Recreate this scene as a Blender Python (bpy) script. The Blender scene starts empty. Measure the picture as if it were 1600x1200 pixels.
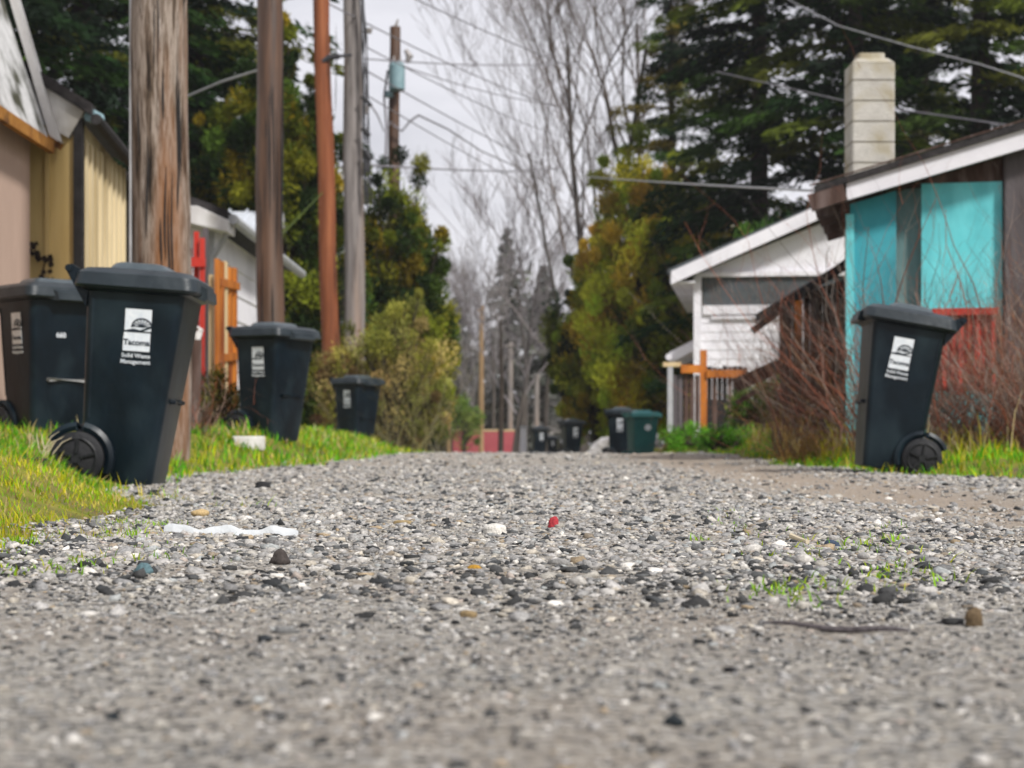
import bpy, bmesh, math, random
import numpy as np
from mathutils import Vector, Matrix, Euler
R = math.radians
random.seed(7)
rng = np.random.default_rng(11)
C = bpy.context.scene.collection

# ------------------------------------------------------------------ frame
F = 2800.0          # focal length in pixels of the 1600 px wide photograph
HY = 690.0          # horizon row
EYE = 0.22          # a camera held just over the gravel

def P(px, py, d):
    return Vector(((px - 800) / F * d, d, EYE + (HY - py) / F * d))

def lerp(pts, t):
    if t <= pts[0][0]: return pts[0][1]
    for (a, va), (b, vb) in zip(pts, pts[1:]):
        if t <= b:
            k = (t - a) / (b - a); return va + (vb - va) * k
    return pts[-1][1]
XLP = [(0,-.75),(3,-.9),(6,-1.12),(7.3,-1.45),(8,-1.68),(9,-1.86),(11,-2.0),(14,-1.75),(18,-1.5),(25,-1.4),(45,-1.3),(400,-1.3)]
XRP = [(0,4.0),(8,3.25),(10,2.9),(11.3,2.5),(14,2.3),(17,2.45),(20,2.6),(30,2.4),(45,2.3),(400,2.3)]
ZRP = [(-20,0),(8,0),(15,.03),(20,.078),(24,.07),(27,.02),(32,-.14),(36,-.26),(48,-.30),(60,-.38),(100,-.9),(200,-1.6),(400,-2)]
ALP = [(0,.20),(10,.24),(17,.27),(24,.24),(30,.22),(60,.25)]
ARP = [(0,.04),(10,.07),(13,.10),(18,.22),(24,.36),(30,.36),(60,.3)]
def ss(t):
    t = np.clip(t, 0, 1); return t * t * (3 - 2 * t)
def ip(pts, y):
    return np.interp(y, [p[0] for p in pts], [p[1] for p in pts])
def wob(x, y):
    return (np.sin(x*3.1+y*1.7)+np.sin(x*7.3-y*2.9+1)+np.sin(y*5.7+2+x))*.33
def xl(y): return ip(XLP, y) + .07*np.sin(y*2.3)+.04*np.sin(y*6.1+1)
def xr(y): return ip(XRP, y) + .07*np.sin(y*1.9+2)+.04*np.sin(y*5.3)
def zroad(x, y):
    y = np.asarray(y, float); x = np.asarray(x, float)
    z = ip(ZRP, y) + .006*wob(x*1.6, y*1.2)
    rut = np.exp(-((x-rutx(y))/.30)**2)*.018*ss((y-2)/4)
    return z - rut
def rutx(y): return 1.60 + 0*y + .05*np.sin(y*.5)
def zg(x, y):
    y = np.asarray(y, float); x = np.asarray(x, float)
    el = xl(y) - x; er = x - xr(y)
    w = .02*wob(x*2.2, y*1.3)
    z = zroad(x, y) - .03
    z = z + np.where(el > 0, (ip(ALP, y)+.03)*ss(el/1.05) + w*ss(el/.4), 0)
    z = z + np.where(er > 0, (ip(ARP, y)+.03)*ss(er/.8) + w*ss(er/.4), 0)
    return z
def zgr(x, y):
    return max(float(zg(x, y)), float(zroad(x, y)) if xl(y)-.15 < x < xr(y)+.15 else -9)

# ------------------------------------------------------------------ materials
MATS = {}
def newmat(name):
    m = bpy.data.materials.new(name); m.use_nodes = True
    nt = m.node_tree; b = nt.nodes['Principled BSDF']
    MATS[name] = m
    return m, nt, b
def N(nt, t, **kw):
    n = nt.nodes.new(t)
    for k, v in kw.items(): setattr(n, k, v)
    return n
def c4(c): return (c[0], c[1], c[2], 1)
def srgb(r, g, b):
    f = lambda v: (v/255/12.92) if v/255 < .04045 else ((v/255+.055)/1.055)**2.4
    return (f(r), f(g), f(b))
def surf(name, stops, scale=4, rough=.8, bump=.2, bscale=40, stretch=(1,1,1), spec=.3, detail=8, stops2=None, scale2=1.5, metal=0, contrast=(.3,.7)):
    """noise between several colours, a second large-scale noise for stains, and a bump"""
    m, nt, b = newmat(name)
    tc = N(nt, 'ShaderNodeTexCoord'); mp = N(nt, 'ShaderNodeMapping')
    mp.inputs['Scale'].default_value = stretch
    nt.links.new(tc.outputs['Object'], mp.inputs['Vector'])
    no = N(nt, 'ShaderNodeTexNoise'); no.inputs['Scale'].default_value = scale; no.inputs['Detail'].default_value = detail
    no.inputs['Roughness'].default_value = .65
    nt.links.new(mp.outputs[0], no.inputs['Vector'])
    cr = N(nt, 'ShaderNodeValToRGB'); e = cr.color_ramp.elements
    lo, hi = contrast
    e[0].position = lo; e[0].color = c4(stops[0]); e[1].position = hi; e[1].color = c4(stops[-1])
    for i, s in enumerate(stops[1:-1]):
        x = e.new(lo + (hi-lo)*(i+1)/(len(stops)-1)); x.color = c4(s)
    nt.links.new(no.outputs['Fac'], cr.inputs[0])
    out = cr.outputs[0]
    if stops2:
        n2 = N(nt, 'ShaderNodeTexNoise'); n2.inputs['Scale'].default_value = scale2; n2.inputs['Detail'].default_value = 6
        nt.links.new(mp.outputs[0], n2.inputs['Vector'])
        r2 = N(nt, 'ShaderNodeValToRGB'); r2.color_ramp.elements[0].position = .48; r2.color_ramp.elements[1].position = .68
        nt.links.new(n2.outputs['Fac'], r2.inputs[0])
        mx = N(nt, 'ShaderNodeMixRGB'); mx.inputs[2].default_value = c4(stops2)
        nt.links.new(r2.outputs[0], mx.inputs[0]); nt.links.new(out, mx.inputs[1]); out = mx.outputs[0]
    nt.links.new(out, b.inputs['Base Color'])
    b.inputs['Roughness'].default_value = rough; b.inputs['Specular IOR Level'].default_value = spec
    b.inputs['Metallic'].default_value = metal
    if bump:
        n3 = N(nt, 'ShaderNodeTexNoise'); n3.inputs['Scale'].default_value = bscale; n3.inputs['Detail'].default_value = 6
        nt.links.new(mp.outputs[0], n3.inputs['Vector'])
        bp = N(nt, 'ShaderNodeBump'); bp.inputs['Strength'].default_value = bump; bp.inputs['Distance'].default_value = .02
        nt.links.new(n3.outputs['Fac'], bp.inputs['Height']); nt.links.new(bp.outputs[0], b.inputs['Normal'])
    return m
def attrmat(name, rough=.8, spec=.2, transl=0.0, bump=0, bscale=200):
    m, nt, b = newmat(name)
    a = N(nt, 'ShaderNodeAttribute'); a.attribute_name = 'Col'
    nt.links.new(a.outputs['Color'], b.inputs['Base Color'])
    b.inputs['Roughness'].default_value = rough; b.inputs['Specular IOR Level'].default_value = spec
    if bump:
        tc = N(nt, 'ShaderNodeTexCoord'); n3 = N(nt, 'ShaderNodeTexNoise'); n3.inputs['Scale'].default_value = bscale
        nt.links.new(tc.outputs['Object'], n3.inputs['Vector'])
        bp = N(nt, 'ShaderNodeBump'); bp.inputs['Strength'].default_value = bump; bp.inputs['Distance'].default_value = .003
        nt.links.new(n3.outputs['Fac'], bp.inputs['Height']); nt.links.new(bp.outputs[0], b.inputs['Normal'])
        mx = N(nt, 'ShaderNodeMixRGB', blend_type='MULTIPLY'); mx.inputs[0].default_value = .55
        r = N(nt, 'ShaderNodeValToRGB'); r.color_ramp.elements[0].position = .35; r.color_ramp.elements[1].position = .65
        r.color_ramp.elements[0].color = (.35,.35,.35,1)
        nt.links.new(n3.outputs['Fac'], r.inputs[0])
        nt.links.new(a.outputs['Color'], mx.inputs[1]); nt.links.new(r.outputs[0], mx.inputs[2])
        nt.links.new(mx.outputs[0], b.inputs['Base Color'])
    if transl:
        t = N(nt, 'ShaderNodeBsdfTranslucent'); ms = N(nt, 'ShaderNodeMixShader'); ms.inputs[0].default_value = transl
        nt.links.new(a.outputs['Color'], t.inputs['Color'])
        nt.links.new(b.outputs[0], ms.inputs[1]); nt.links.new(t.outputs[0], ms.inputs[2])
        nt.links.new(ms.outputs[0], nt.nodes['Material Output'].inputs['Surface'])
    return m

surf('bin_plastic', [(.0015,.0045,.0075),(.003,.008,.013),(.005,.013,.021)], scale=5, rough=.36, bump=.12, bscale=25, spec=.24, stops2=(.013,.024,.031), scale2=4, stretch=(1,1,.6))
surf('lid_sheen', [(.03,.045,.055),(.07,.09,.10)], scale=8, rough=.3, bump=.1, spec=.6)  # paler than the lid plastic: wet sky reflection put into the colour
surf('lid_plastic', [(.008,.014,.019),(.016,.026,.033)], scale=6, rough=.40, bump=.15, bscale=30, spec=.4, stops2=(.035,.045,.052), scale2=3)
surf('green_plastic', [(.01,.09,.09),(.02,.13,.125)], scale=4, rough=.45, bump=.1, spec=.4)
surf('green_lid', [(.05,.22,.22),(.08,.29,.28)], scale=4, rough=.45, bump=.1, spec=.4)
surf('tyre_rubber', [(.006,.007,.009),(.02,.02,.022)], scale=12, rough=.7, bump=.2, spec=.3)
surf('hub_plastic', [(.006,.007,.008),(.016,.017,.019)], scale=12, rough=.5, bump=.1)
surf('bar_metal', [(.25,.25,.25),(.5,.5,.48)], scale=20, rough=.45, bump=.1, metal=.6)
surf('sticker_white', [(.55,.60,.66),(.75,.78,.80)], scale=30, rough=.5, bump=.03)
surf('ink', [(.012,.02,.03),(.02,.03,.04)], scale=30, rough=.6, bump=0)
surf('pole_grey', [(.014,.009,.006),(.12,.085,.06),(.30,.25,.21),(.10,.07,.05),(.40,.35,.31)], scale=9, rough=.9, bump=.9, bscale=14, stretch=(1.6,1.6,.13), stops2=(.20,.075,.018), scale2=2.0, contrast=(.36,.64))
surf('pole_dark', [(.018,.008,.004),(.075,.034,.015),(.15,.075,.04)], scale=8, rough=.5, bump=.5, bscale=14, stretch=(1.6,1.6,.1), stops2=(.10,.065,.045), scale2=1.6, spec=.6)
surf('pole_orange', [(.10,.030,.012),(.20,.062,.024),(.30,.11,.045)], scale=5, rough=.8, bump=.5, bscale=10, stretch=(1.6,1.6,.1), stops2=(.11,.035,.016), scale2=1.5)
surf('pole_ash', [(.10,.085,.08),(.20,.18,.17),(.28,.25,.24)], scale=7, rough=.9, bump=.7, bscale=12, stretch=(1.6,1.6,.1), stops2=(.30,.20,.14), scale2=1.3)
surf('pole_tan', [(.30,.19,.10),(.42,.28,.15)], scale=5, rough=.9, bump=.3, stretch=(1.5,1.5,.2))
surf('bark', [(.018,.013,.010),(.06,.046,.036)], scale=8, rough=.95, bump=.8, bscale=14, stretch=(1.5,1.5,.3))
surf('bark_grey', [(.045,.038,.034),(.11,.095,.085)], scale=6, rough=.95, bump=.6, bscale=12, stretch=(1.5,1.5,.3))
surf('taupe_wall', [(.42,.30,.24),(.50,.36,.29)], scale=3, rough=.85, bump=.15, stretch=(1,1,.3), stops2=(.32,.22,.18), scale2=.8)
surf('beige_panel', [(.60,.45,.19),(.72,.56,.27)], scale=3, rough=.7, bump=.1, stretch=(2,2,.25), stops2=(.40,.28,.10), scale2=1.1)
surf('beige_side', [(.60,.50,.31),(.74,.63,.43)], scale=3, rough=.7, bump=.1, stretch=(3,3,.25), stops2=(.36,.28,.15), scale2=1.1)
surf('dirty_white', [(.48,.46,.45),(.70,.69,.68)], scale=4, rough=.7, bump=.25, stretch=(1,1,.6), stops2=(.33,.31,.27), scale2=3)
surf('white_paint', [(.68,.67,.71),(.78,.77,.80)], scale=3, rough=.6, bump=.08, stops2=(.60,.59,.63), scale2=1.3)
surf('grey_siding', [(.05,.06,.065),(.085,.095,.10)], scale=5, rough=.8, bump=.2, stretch=(1,1,2), stops2=(.07,.08,.09), scale2=3)
surf('grey_trim', [(.30,.31,.32),(.42,.43,.44)], scale=4, rough=.6, bump=.1)
surf('mossy_shingle', [(.42,.42,.42),(.62,.62,.62)], scale=9, rough=.9, bump=.4, stops2=(.05,.05,.03), scale2=3.4)
surf('dark_roof', [(.012,.011,.012),(.05,.045,.045)], scale=9, rough=.9, bump=.6)
surf('rot_wood', [(.26,.10,.015),(.42,.20,.04)], scale=9, rough=.9, bump=.6, stops2=(.08,.03,.01), scale2=6)
surf('roof_metal', [(.45,.48,.52),(.62,.65,.70)], scale=3, rough=.5, bump=.1, stretch=(4,1,1))
surf('red_paint', [(.40,.03,.02),(.50,.035,.022)], scale=5, rough=.6, bump=.3, stretch=(1,1,.3), stops2=(.20,.015,.012), scale2=3)
surf('orange_wood', [(.40,.11,.012),(.60,.22,.03)], scale=6, rough=.7, bump=.4, stretch=(2,2,.25), stops2=(.20,.05,.01), scale2=3)
surf('pale_wood', [(.50,.36,.18),(.62,.50,.30)], scale=6, rough=.8, bump=.3, stretch=(2,2,.25))
surf('brown_wood', [(.05,.028,.022),(.12,.075,.06)], scale=6, rough=.9, bump=.6, stretch=(2,2,.3), stops2=(.17,.13,.12), scale2=3)
surf('dark_board', [(.008,.007,.007),(.03,.028,.028)], scale=8, rough=.8, bump=.4)
surf('slate_board', [(.075,.065,.068),(.13,.115,.12)], scale=4, rough=.9, bump=.5, stretch=(2,2,.4), stops2=(.045,.035,.035), scale2=2)
surf('teal_paint', [(.10,.54,.58),(.18,.66,.70)], scale=3, rough=.6, bump=.15, stretch=(1,1,.4), stops2=(.09,.44,.48), scale2=3.2)
surf('grey_teal', [(.10,.17,.17),(.16,.26,.26)], scale=4, rough=.8, bump=.2, stretch=(1,1,.4), stops2=(.12,.10,.09), scale2=2)
surf('teal_dark', [(.035,.27,.33),(.06,.36,.42)], scale=3, rough=.7, bump=.1, stretch=(1,1,.5), stops2=(.03,.18,.22), scale2=1.6)
surf('block_concrete', [(.38,.36,.32),(.54,.52,.47)], scale=8, rough=.95, bump=.5, bscale=60, stops2=(.33,.29,.20), scale2=4)
surf('mortar', [(.24,.22,.17),(.32,.29,.23)], scale=20, rough=.95, bump=.4)
surf('tarp_red', [(.38,.03,.02),(.55,.08,.055)], scale=4, rough=.5, bump=.3, stops2=(.20,.01,.01), scale2=4)
surf('far_red', [(.30,.055,.07),(.38,.09,.10)], scale=2, rough=.8, bump=.1)
surf('transformer_paint', [(.16,.26,.29),(.24,.35,.38)], scale=5, rough=.5, bump=.1)
surf('cable_black', [(.02,.02,.022),(.05,.05,.055)], scale=8, rough=.6, bump=0)
surf('cable_grey', [(.30,.30,.31),(.45,.45,.46)], scale=8, rough=.6, bump=0)
surf('cable_lilac', [(.16,.15,.17),(.25,.24,.26)], scale=8, rough=.6, bump=0)
surf('moss_cable', [(.05,.08,.015),(.09,.13,.03)], scale=8, rough=.8, bump=0)
surf('insulator', [(.20,.18,.17),(.35,.33,.32)], scale=10, rough=.3, bump=0)
surf('litter_white', [(.50,.53,.55),(.68,.70,.71)], scale=8, rough=.4, bump=.3, bscale=30)
surf('stalk_pale', [(.48,.40,.27),(.65,.57,.42)], scale=8, rough=.9, bump=0)
surf('glass_dark', [(.02,.025,.03),(.05,.055,.06)], scale=2, rough=.1, bump=0, spec=.6)
attrmat('foliage', rough=.75, spec=.12, transl=.3)
attrmat('grass_blades', rough=.7, spec=.15, transl=.25)
attrmat('stone', rough=.85, spec=.25, bump=.5, bscale=180)
attrmat('twigs', rough=.9, spec=.1)

# ------------------------------------------------------------------ builders
def rootof(o):
    while o.parent: o = o.parent
    return o
def rmat(o):
    return Matrix.LocRotScale(o.location, o.rotation_euler, None)
def link(o, parent=None):
    C.objects.link(o)
    if parent: o.parent = parent
    return o
class MB:
    def __init__(s): s.v = []; s.f = []; s.M = Matrix.Identity(4)
    def add(s, vs, fs):
        n = len(s.v); s.v += [s.M @ Vector(v) for v in vs]; s.f += [tuple(i+n for i in f) for f in fs]; return s
    def box(s, c, size, rot=(0,0,0), taper=1.0):
        hx, hy, hz = size[0]/2, size[1]/2, size[2]/2
        e = Euler(rot).to_matrix(); c = Vector(c); vs = []
        for z in (-1, 1):
            k = 1 if z < 0 else taper
            for x, y in ((-1,-1),(1,-1),(1,1),(-1,1)): vs.append(c + e @ Vector((x*hx*k, y*hy*k, z*hz)))
        return s.add(vs, [(3,2,1,0),(4,5,6,7),(0,1,5,4),(1,2,6,5),(2,3,7,6),(3,0,4,7)])
    def beam(s, a, b, w, h, up=(0,0,1)):
        a = Vector(a); b = Vector(b); d = (b-a).normalized(); u = Vector(up)
        r = d.cross(u).normalized(); u = r.cross(d)
        vs = []
        for p in (a, b):
            for x, y in ((-1,-1),(1,-1),(1,1),(-1,1)): vs.append(p + r*x*w/2 + u*y*h/2)
        return s.add(vs, [(0,1,2,3),(7,6,5,4),(4,5,1,0),(5,6,2,1),(6,7,3,2),(7,4,0,3)])
    def prism(s, pts, off):
        n = len(pts); off = Vector(off); vs = [Vector(p) for p in pts] + [Vector(p)+off for p in pts]
        return s.add(vs, [tuple(range(n))[::-1], tuple(range(n, 2*n))] + [(i, (i+1)%n, (i+1)%n+n, i+n) for i in range(n)])
    def tube(s, pts, rad, n=8, cap=True):
        pts = [Vector(p) for p in pts]
        if not hasattr(rad, '__len__'): rad = [rad]*len(pts)
        vs = []; fs = []; ref = None
        for i, p in enumerate(pts):
            d = (pts[min(i+1, len(pts)-1)] - pts[max(i-1, 0)]).normalized()
            if ref is None: ref = Vector((1,0,0)) if abs(d.x) < .8 else Vector((0,1,0))
            a = d.cross(ref).normalized(); b = d.cross(a)
            for k in range(n):
                t = 2*math.pi*k/n; vs.append(p + (a*math.cos(t)+b*math.sin(t))*rad[i])
        for i in range(len(pts)-1):
            for k in range(n): fs.append((i*n+k, i*n+(k+1)%n, (i+1)*n+(k+1)%n, (i+1)*n+k))
        if cap: fs.append(tuple(range(n))[::-1]); fs.append(tuple(range((len(pts)-1)*n, len(pts)*n)))
        return s.add(vs, fs)
    def loft(s, secs, k=4, caps=True):
        """rounded rectangles: (z, x0, x1, hy, r)"""
        m = 4*(k+1); vs = []
        for z, x0, x1, hy, r in secs:
            for (cx, cy, a0) in ((x1-r, hy-r, 0), (x0+r, hy-r, 90), (x0+r, -hy+r, 180), (x1-r, -hy+r, 270)):
                for j in range(k+1):
                    a = R(a0 + 90*j/k); vs.append((cx+r*math.cos(a), cy+r*math.sin(a), z))
        fs = [(i*m+j, i*m+(j+1)%m, (i+1)*m+(j+1)%m, (i+1)*m+j) for i in range(len(secs)-1) for j in range(m)]
        if caps: fs += [tuple(range(m))[::-1], tuple(range((len(secs)-1)*m, len(secs)*m))]
        return s.add(vs, fs)
    def build(s, name, mat, parent=None, smooth=False, world=False, bevel=0):
        me = bpy.data.meshes.new(name); vs = s.v
        if world and parent:
            im = rmat(rootof(parent)).inverted(); vs = [im @ v for v in vs]
        me.from_pydata([tuple(v) for v in vs], [], s.f)
        me.materials.append(MATS[mat])
        if smooth: me.polygons.foreach_set('use_smooth', [True]*len(me.polygons))
        me.update(); o = bpy.data.objects.new(name, me); link(o, parent)
        if smooth:
            try: me.set_sharp_from_angle(angle=R(40))
            except Exception: pass
        if bevel:
            b = o.modifiers.new('Bevel', 'BEVEL'); b.width = bevel; b.segments = 2; b.limit_method = 'ANGLE'
        return o
def npmesh(name, V, Fc, mat, cols=None, parent=None, smooth=False):
    """V (n,3), Fc (m,k) -> one mesh; cols (n,3) per vertex"""
    me = bpy.data.meshes.new(name); n = len(V); m, k = Fc.shape
    me.vertices.add(n); me.vertices.foreach_set('co', np.ascontiguousarray(V, dtype=np.float32).ravel())
    me.loops.add(m*k); me.loops.foreach_set('vertex_index', np.ascontiguousarray(Fc, dtype=np.int32).ravel())
    me.polygons.add(m); me.polygons.foreach_set('loop_start', np.arange(0, m*k, k, dtype=np.int32))
    try: me.polygons.foreach_set('loop_total', np.full(m, k, dtype=np.int32))
    except Exception: pass
    me.update(calc_edges=True); me.validate()
    if cols is not None:
        a = me.color_attributes.new('Col', 'FLOAT_COLOR', 'POINT')
        cc = np.ones((n, 4), dtype=np.float32); cc[:, :3] = cols; a.data.foreach_set('color', cc.ravel())
    me.materials.append(MATS[mat])
    if smooth: me.polygons.foreach_set('use_smooth', np.ones(m, dtype=bool))
    o = bpy.data.objects.new(name, me); link(o, parent); return o
def tag(o, label, cat, group=None):
    o['label'] = label; o['category'] = cat
    if group: o['group'] = group
    return o
def struct(o, kind='structure', label=None, cat=None):
    o['kind'] = kind
    if label: o['label'] = label
    if cat: o['category'] = cat
    return o
def thing(name, label, cat, loc, rot=(0,0,0), group=None):
    o = bpy.data.objects.new(name, None); o.empty_display_size = .1; o.location = loc; o.rotation_euler = rot
    link(o); return tag(o, label, cat, group)
def kids(o): return [c for c in bpy.data.objects if c.parent == o]
def copy_tree(o, parent=None):
    ch = kids(o); c = o.copy(); C.objects.link(c); c.parent = parent
    for k in ch: copy_tree(k, c)
    return c
def text_mesh(txt, size, M, name, mat, parent, extrude=.0008, bold=0, align='CENTER'):
    cu = bpy.data.curves.new('t', 'FONT'); cu.body = txt; cu.size = size; cu.extrude = extrude; cu.offset = bold
    cu.align_x = align; cu.align_y = 'CENTER'; cu.resolution_u = 3
    o = bpy.data.objects.new('t', cu); C.objects.link(o)
    dg = bpy.context.evaluated_depsgraph_get(); me = bpy.data.meshes.new_from_object(o.evaluated_get(dg))
    bpy.data.objects.remove(o); bpy.data.curves.remove(cu)
    me.transform(M); me.materials.clear(); me.materials.append(MATS[mat]); me.name = name
    o = bpy.data.objects.new(name, me); link(o, parent); return o

# ------------------------------------------------------------------ ground
def grid(name, ys, xfun, zf, mat, cols=None):
    V = []; nx = None
    for y in ys:
        xs = xfun(y); nx = len(xs)
        V.append(np.stack([xs, np.full(nx, y), zf(xs, np.full(nx, y))], 1))
    V = np.concatenate(V); i = np.arange(len(ys)-1)[:, None]*nx + np.arange(nx-1)[None]
    i = i.ravel(); Fc = np.stack([i, i+1, i+nx+1, i+nx], 1)
    return npmesh(name, V, Fc, mat, smooth=True)
# gravel ground material
def gravel_mat():
    m, nt, b = newmat('gravel_ground')
    tc = N(nt, 'ShaderNodeTexCoord')
    def noise(s, d=8, r=.6):
        n = N(nt, 'ShaderNodeTexNoise'); n.inputs['Scale'].default_value = s; n.inputs['Detail'].default_value = d; n.inputs['Roughness'].default_value = r
        nt.links.new(tc.outputs['Object'], n.inputs['Vector']); return n
    v = N(nt, 'ShaderNodeTexVoronoi'); v.inputs['Scale'].default_value = 115; nt.links.new(tc.outputs['Object'], v.inputs['Vector'])
    sep = N(nt, 'ShaderNodeSeparateColor'); nt.links.new(v.outputs['Color'], sep.inputs[0])
    r1 = N(nt, 'ShaderNodeValToRGB'); e = r1.color_ramp.elements
    e[0].position = .05; e[0].color = (.02,.024,.03,1); e[1].position = 1; e[1].color = (.70,.66,.58,1)
    for p, c in ((.17,(.035,.035,.035)),(.22,(.24,.225,.20)),(.55,(.36,.335,.295)),(.72,(.46,.42,.35)),(.86,(.26,.27,.28)),(.93,(.60,.57,.52))):
        x = e.new(p); x.color = c4(c)
    nt.links.new(sep.outputs[0], r1.inputs[0])
    n1 = noise(260, 4, .7); r2 = N(nt, 'ShaderNodeValToRGB'); r2.color_ramp.elements[0].position=.3; r2.color_ramp.elements[1].position=.7
    r2.color_ramp.elements[0].color=(.15,.135,.115,1); r2.color_ramp.elements[1].color=(.52,.49,.44,1)
    nt.links.new(n1.outputs['Fac'], r2.inputs[0])
    mx = N(nt, 'ShaderNodeMixRGB'); mx.inputs[0].default_value = .3
    nt.links.new(r1.outputs[0], mx.inputs[1]); nt.links.new(r2.outputs[0], mx.inputs[2])
    # brown dirt of the wheel rut (world x measured from the rut's middle) and of the packed sand patches
    n2 = noise(1.3, 5, .6); r3 = N(nt, 'ShaderNodeValToRGB'); r3.color_ramp.elements[0].position=.45; r3.color_ramp.elements[1].position=.62
    nt.links.new(n2.outputs['Fac'], r3.inputs[0])
    sx = N(nt, 'ShaderNodeSeparateXYZ'); nt.links.new(tc.outputs['Object'], sx.inputs[0])
    a = N(nt, 'ShaderNodeMath', operation='MULTIPLY_ADD'); a.inputs[1].default_value=0; a.inputs[2].default_value=-1.60
    nt.links.new(sx.outputs['Y'], a.inputs[0])
    s2 = N(nt, 'ShaderNodeMath', operation='ADD'); nt.links.new(sx.outputs['X'], s2.inputs[0]); nt.links.new(a.outputs[0], s2.inputs[1])
    ab = N(nt, 'ShaderNodeMath', operation='ABSOLUTE'); nt.links.new(s2.outputs[0], ab.inputs[0])
    mr = N(nt, 'ShaderNodeMapRange'); mr.inputs['From Min'].default_value=.15; mr.inputs['From Max'].default_value=.85; mr.inputs['To Min'].default_value=1; mr.inputs['To Max'].default_value=0
    nt.links.new(ab.outputs[0], mr.inputs['Value'])
    mxx = N(nt, 'ShaderNodeMath', operation='MAXIMUM'); mu = N(nt, 'ShaderNodeMath', operation='MULTIPLY'); mu.inputs[1].default_value=.5
    nt.links.new(r3.outputs[0], mu.inputs[0]); nt.links.new(mu.outputs[0], mxx.inputs[0]); nt.links.new(mr.outputs[0], mxx.inputs[1])
    m3 = N(nt, 'ShaderNodeMath', operation='MULTIPLY'); m3.inputs[1].default_value=.8; nt.links.new(mxx.outputs[0], m3.inputs[0])
    n4 = noise(90, 6, .7); r4 = N(nt, 'ShaderNodeValToRGB'); r4.color_ramp.elements[0].color=(.17,.13,.095,1); r4.color_ramp.elements[1].color=(.50,.415,.33,1)
    r4.color_ramp.elements[0].position=.3; r4.color_ramp.elements[1].position=.7
    nt.links.new(n4.outputs['Fac'], r4.inputs[0])
    mb = N(nt, 'ShaderNodeMixRGB'); nt.links.new(m3.outputs[0], mb.inputs[0]); nt.links.new(mx.outputs[0], mb.inputs[1]); nt.links.new(r4.outputs[0], mb.inputs[2])
    nt.links.new(mb.outputs[0], b.inputs['Base Color']); b.inputs['Roughness'].default_value=.95; b.inputs['Specular IOR Level'].default_value=.15
    nb = noise(120, 6, .75)
    bp = N(nt, 'ShaderNodeBump'); bp.inputs['Strength'].default_value=.8; bp.inputs['Distance'].default_value=.01
    nt.links.new(nb.outputs['Fac'], bp.inputs['Height']); nt.links.new(bp.outputs[0], b.inputs['Normal'])
gravel_mat()
surf('verge_soil', [(.06,.08,.010),(.17,.18,.015),(.26,.23,.04)], scale=9, rough=.95, bump=.7, bscale=60, stops2=(.13,.10,.05), scale2=2)
ys = np.concatenate([np.arange(-6,0,.5), np.arange(0,14,.06), np.arange(14,40,.25), np.arange(40,120,2), np.arange(120,401,20)])
def gx(y):
    return np.concatenate([np.linspace(-160,-8,16)[:-1], np.linspace(-8,-4,12)[:-1], np.linspace(-4,-.5,70)[:-1], np.linspace(-.5,1.8,12)[:-1], np.linspace(1.8,5,60)[:-1], np.linspace(5,9,12)[:-1], np.linspace(9,160,16)])
struct(grid('ground', ys, gx, lambda x, y: zg(x, y), 'verge_soil'))
def rx(y):
    a, b = float(xl(y))-.35, float(xr(y))+.3
    return np.linspace(a, b, 90)
def zr2(x, y):
    d = np.random.default_rng(int(abs(y[0])*1000)+5).normal(0, 1, len(x))
    k = np.clip(y/12, .15, 1)*.004
    z = zroad(x, y) + d*k
    a = xl(y)-x; b = x-xr(y)
    return z - ss(a/.3)*.05 - ss(b/.3)*.05
struct(grid('alley_road', ys, rx, zr2, 'gravel_ground'))

# loose gravel: stones of every size lying on the alley
def icosa():
    t = (1+5**.5)/2
    V = np.array([(-1,t,0),(1,t,0),(-1,-t,0),(1,-t,0),(0,-1,t),(0,1,t),(0,-1,-t),(0,1,-t),(t,0,-1),(t,0,1),(-t,0,-1),(-t,0,1)], float)
    V /= np.linalg.norm(V[0])
    Fc = np.array([(0,11,5),(0,5,1),(0,1,7),(0,7,10),(0,10,11),(1,5,9),(5,11,4),(11,10,2),(10,7,6),(7,1,8),(3,9,4),(3,4,2),(3,2,6),(3,6,8),(3,8,9),(4,9,5),(2,4,11),(6,2,10),(8,6,7),(9,8,1)])
    return V, Fc
PAL = np.array([(.42,.41,.41),(.34,.34,.345),(.50,.48,.46),(.58,.56,.53),(.27,.275,.29),(.46,.43,.37),(.54,.47,.36),(.68,.65,.60),(.16,.17,.18),(.09,.10,.11),(.035,.04,.045),(.78,.75,.70),(.34,.25,.15),(.46,.30,.12),(.36,.41,.43),(.48,.37,.31)])
PW = np.array([14,14,10,6,13,10,5,2.6,8,6,4.5,1.0,2.2,1.2,4,2.5]); PW = PW/PW.sum()
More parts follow.
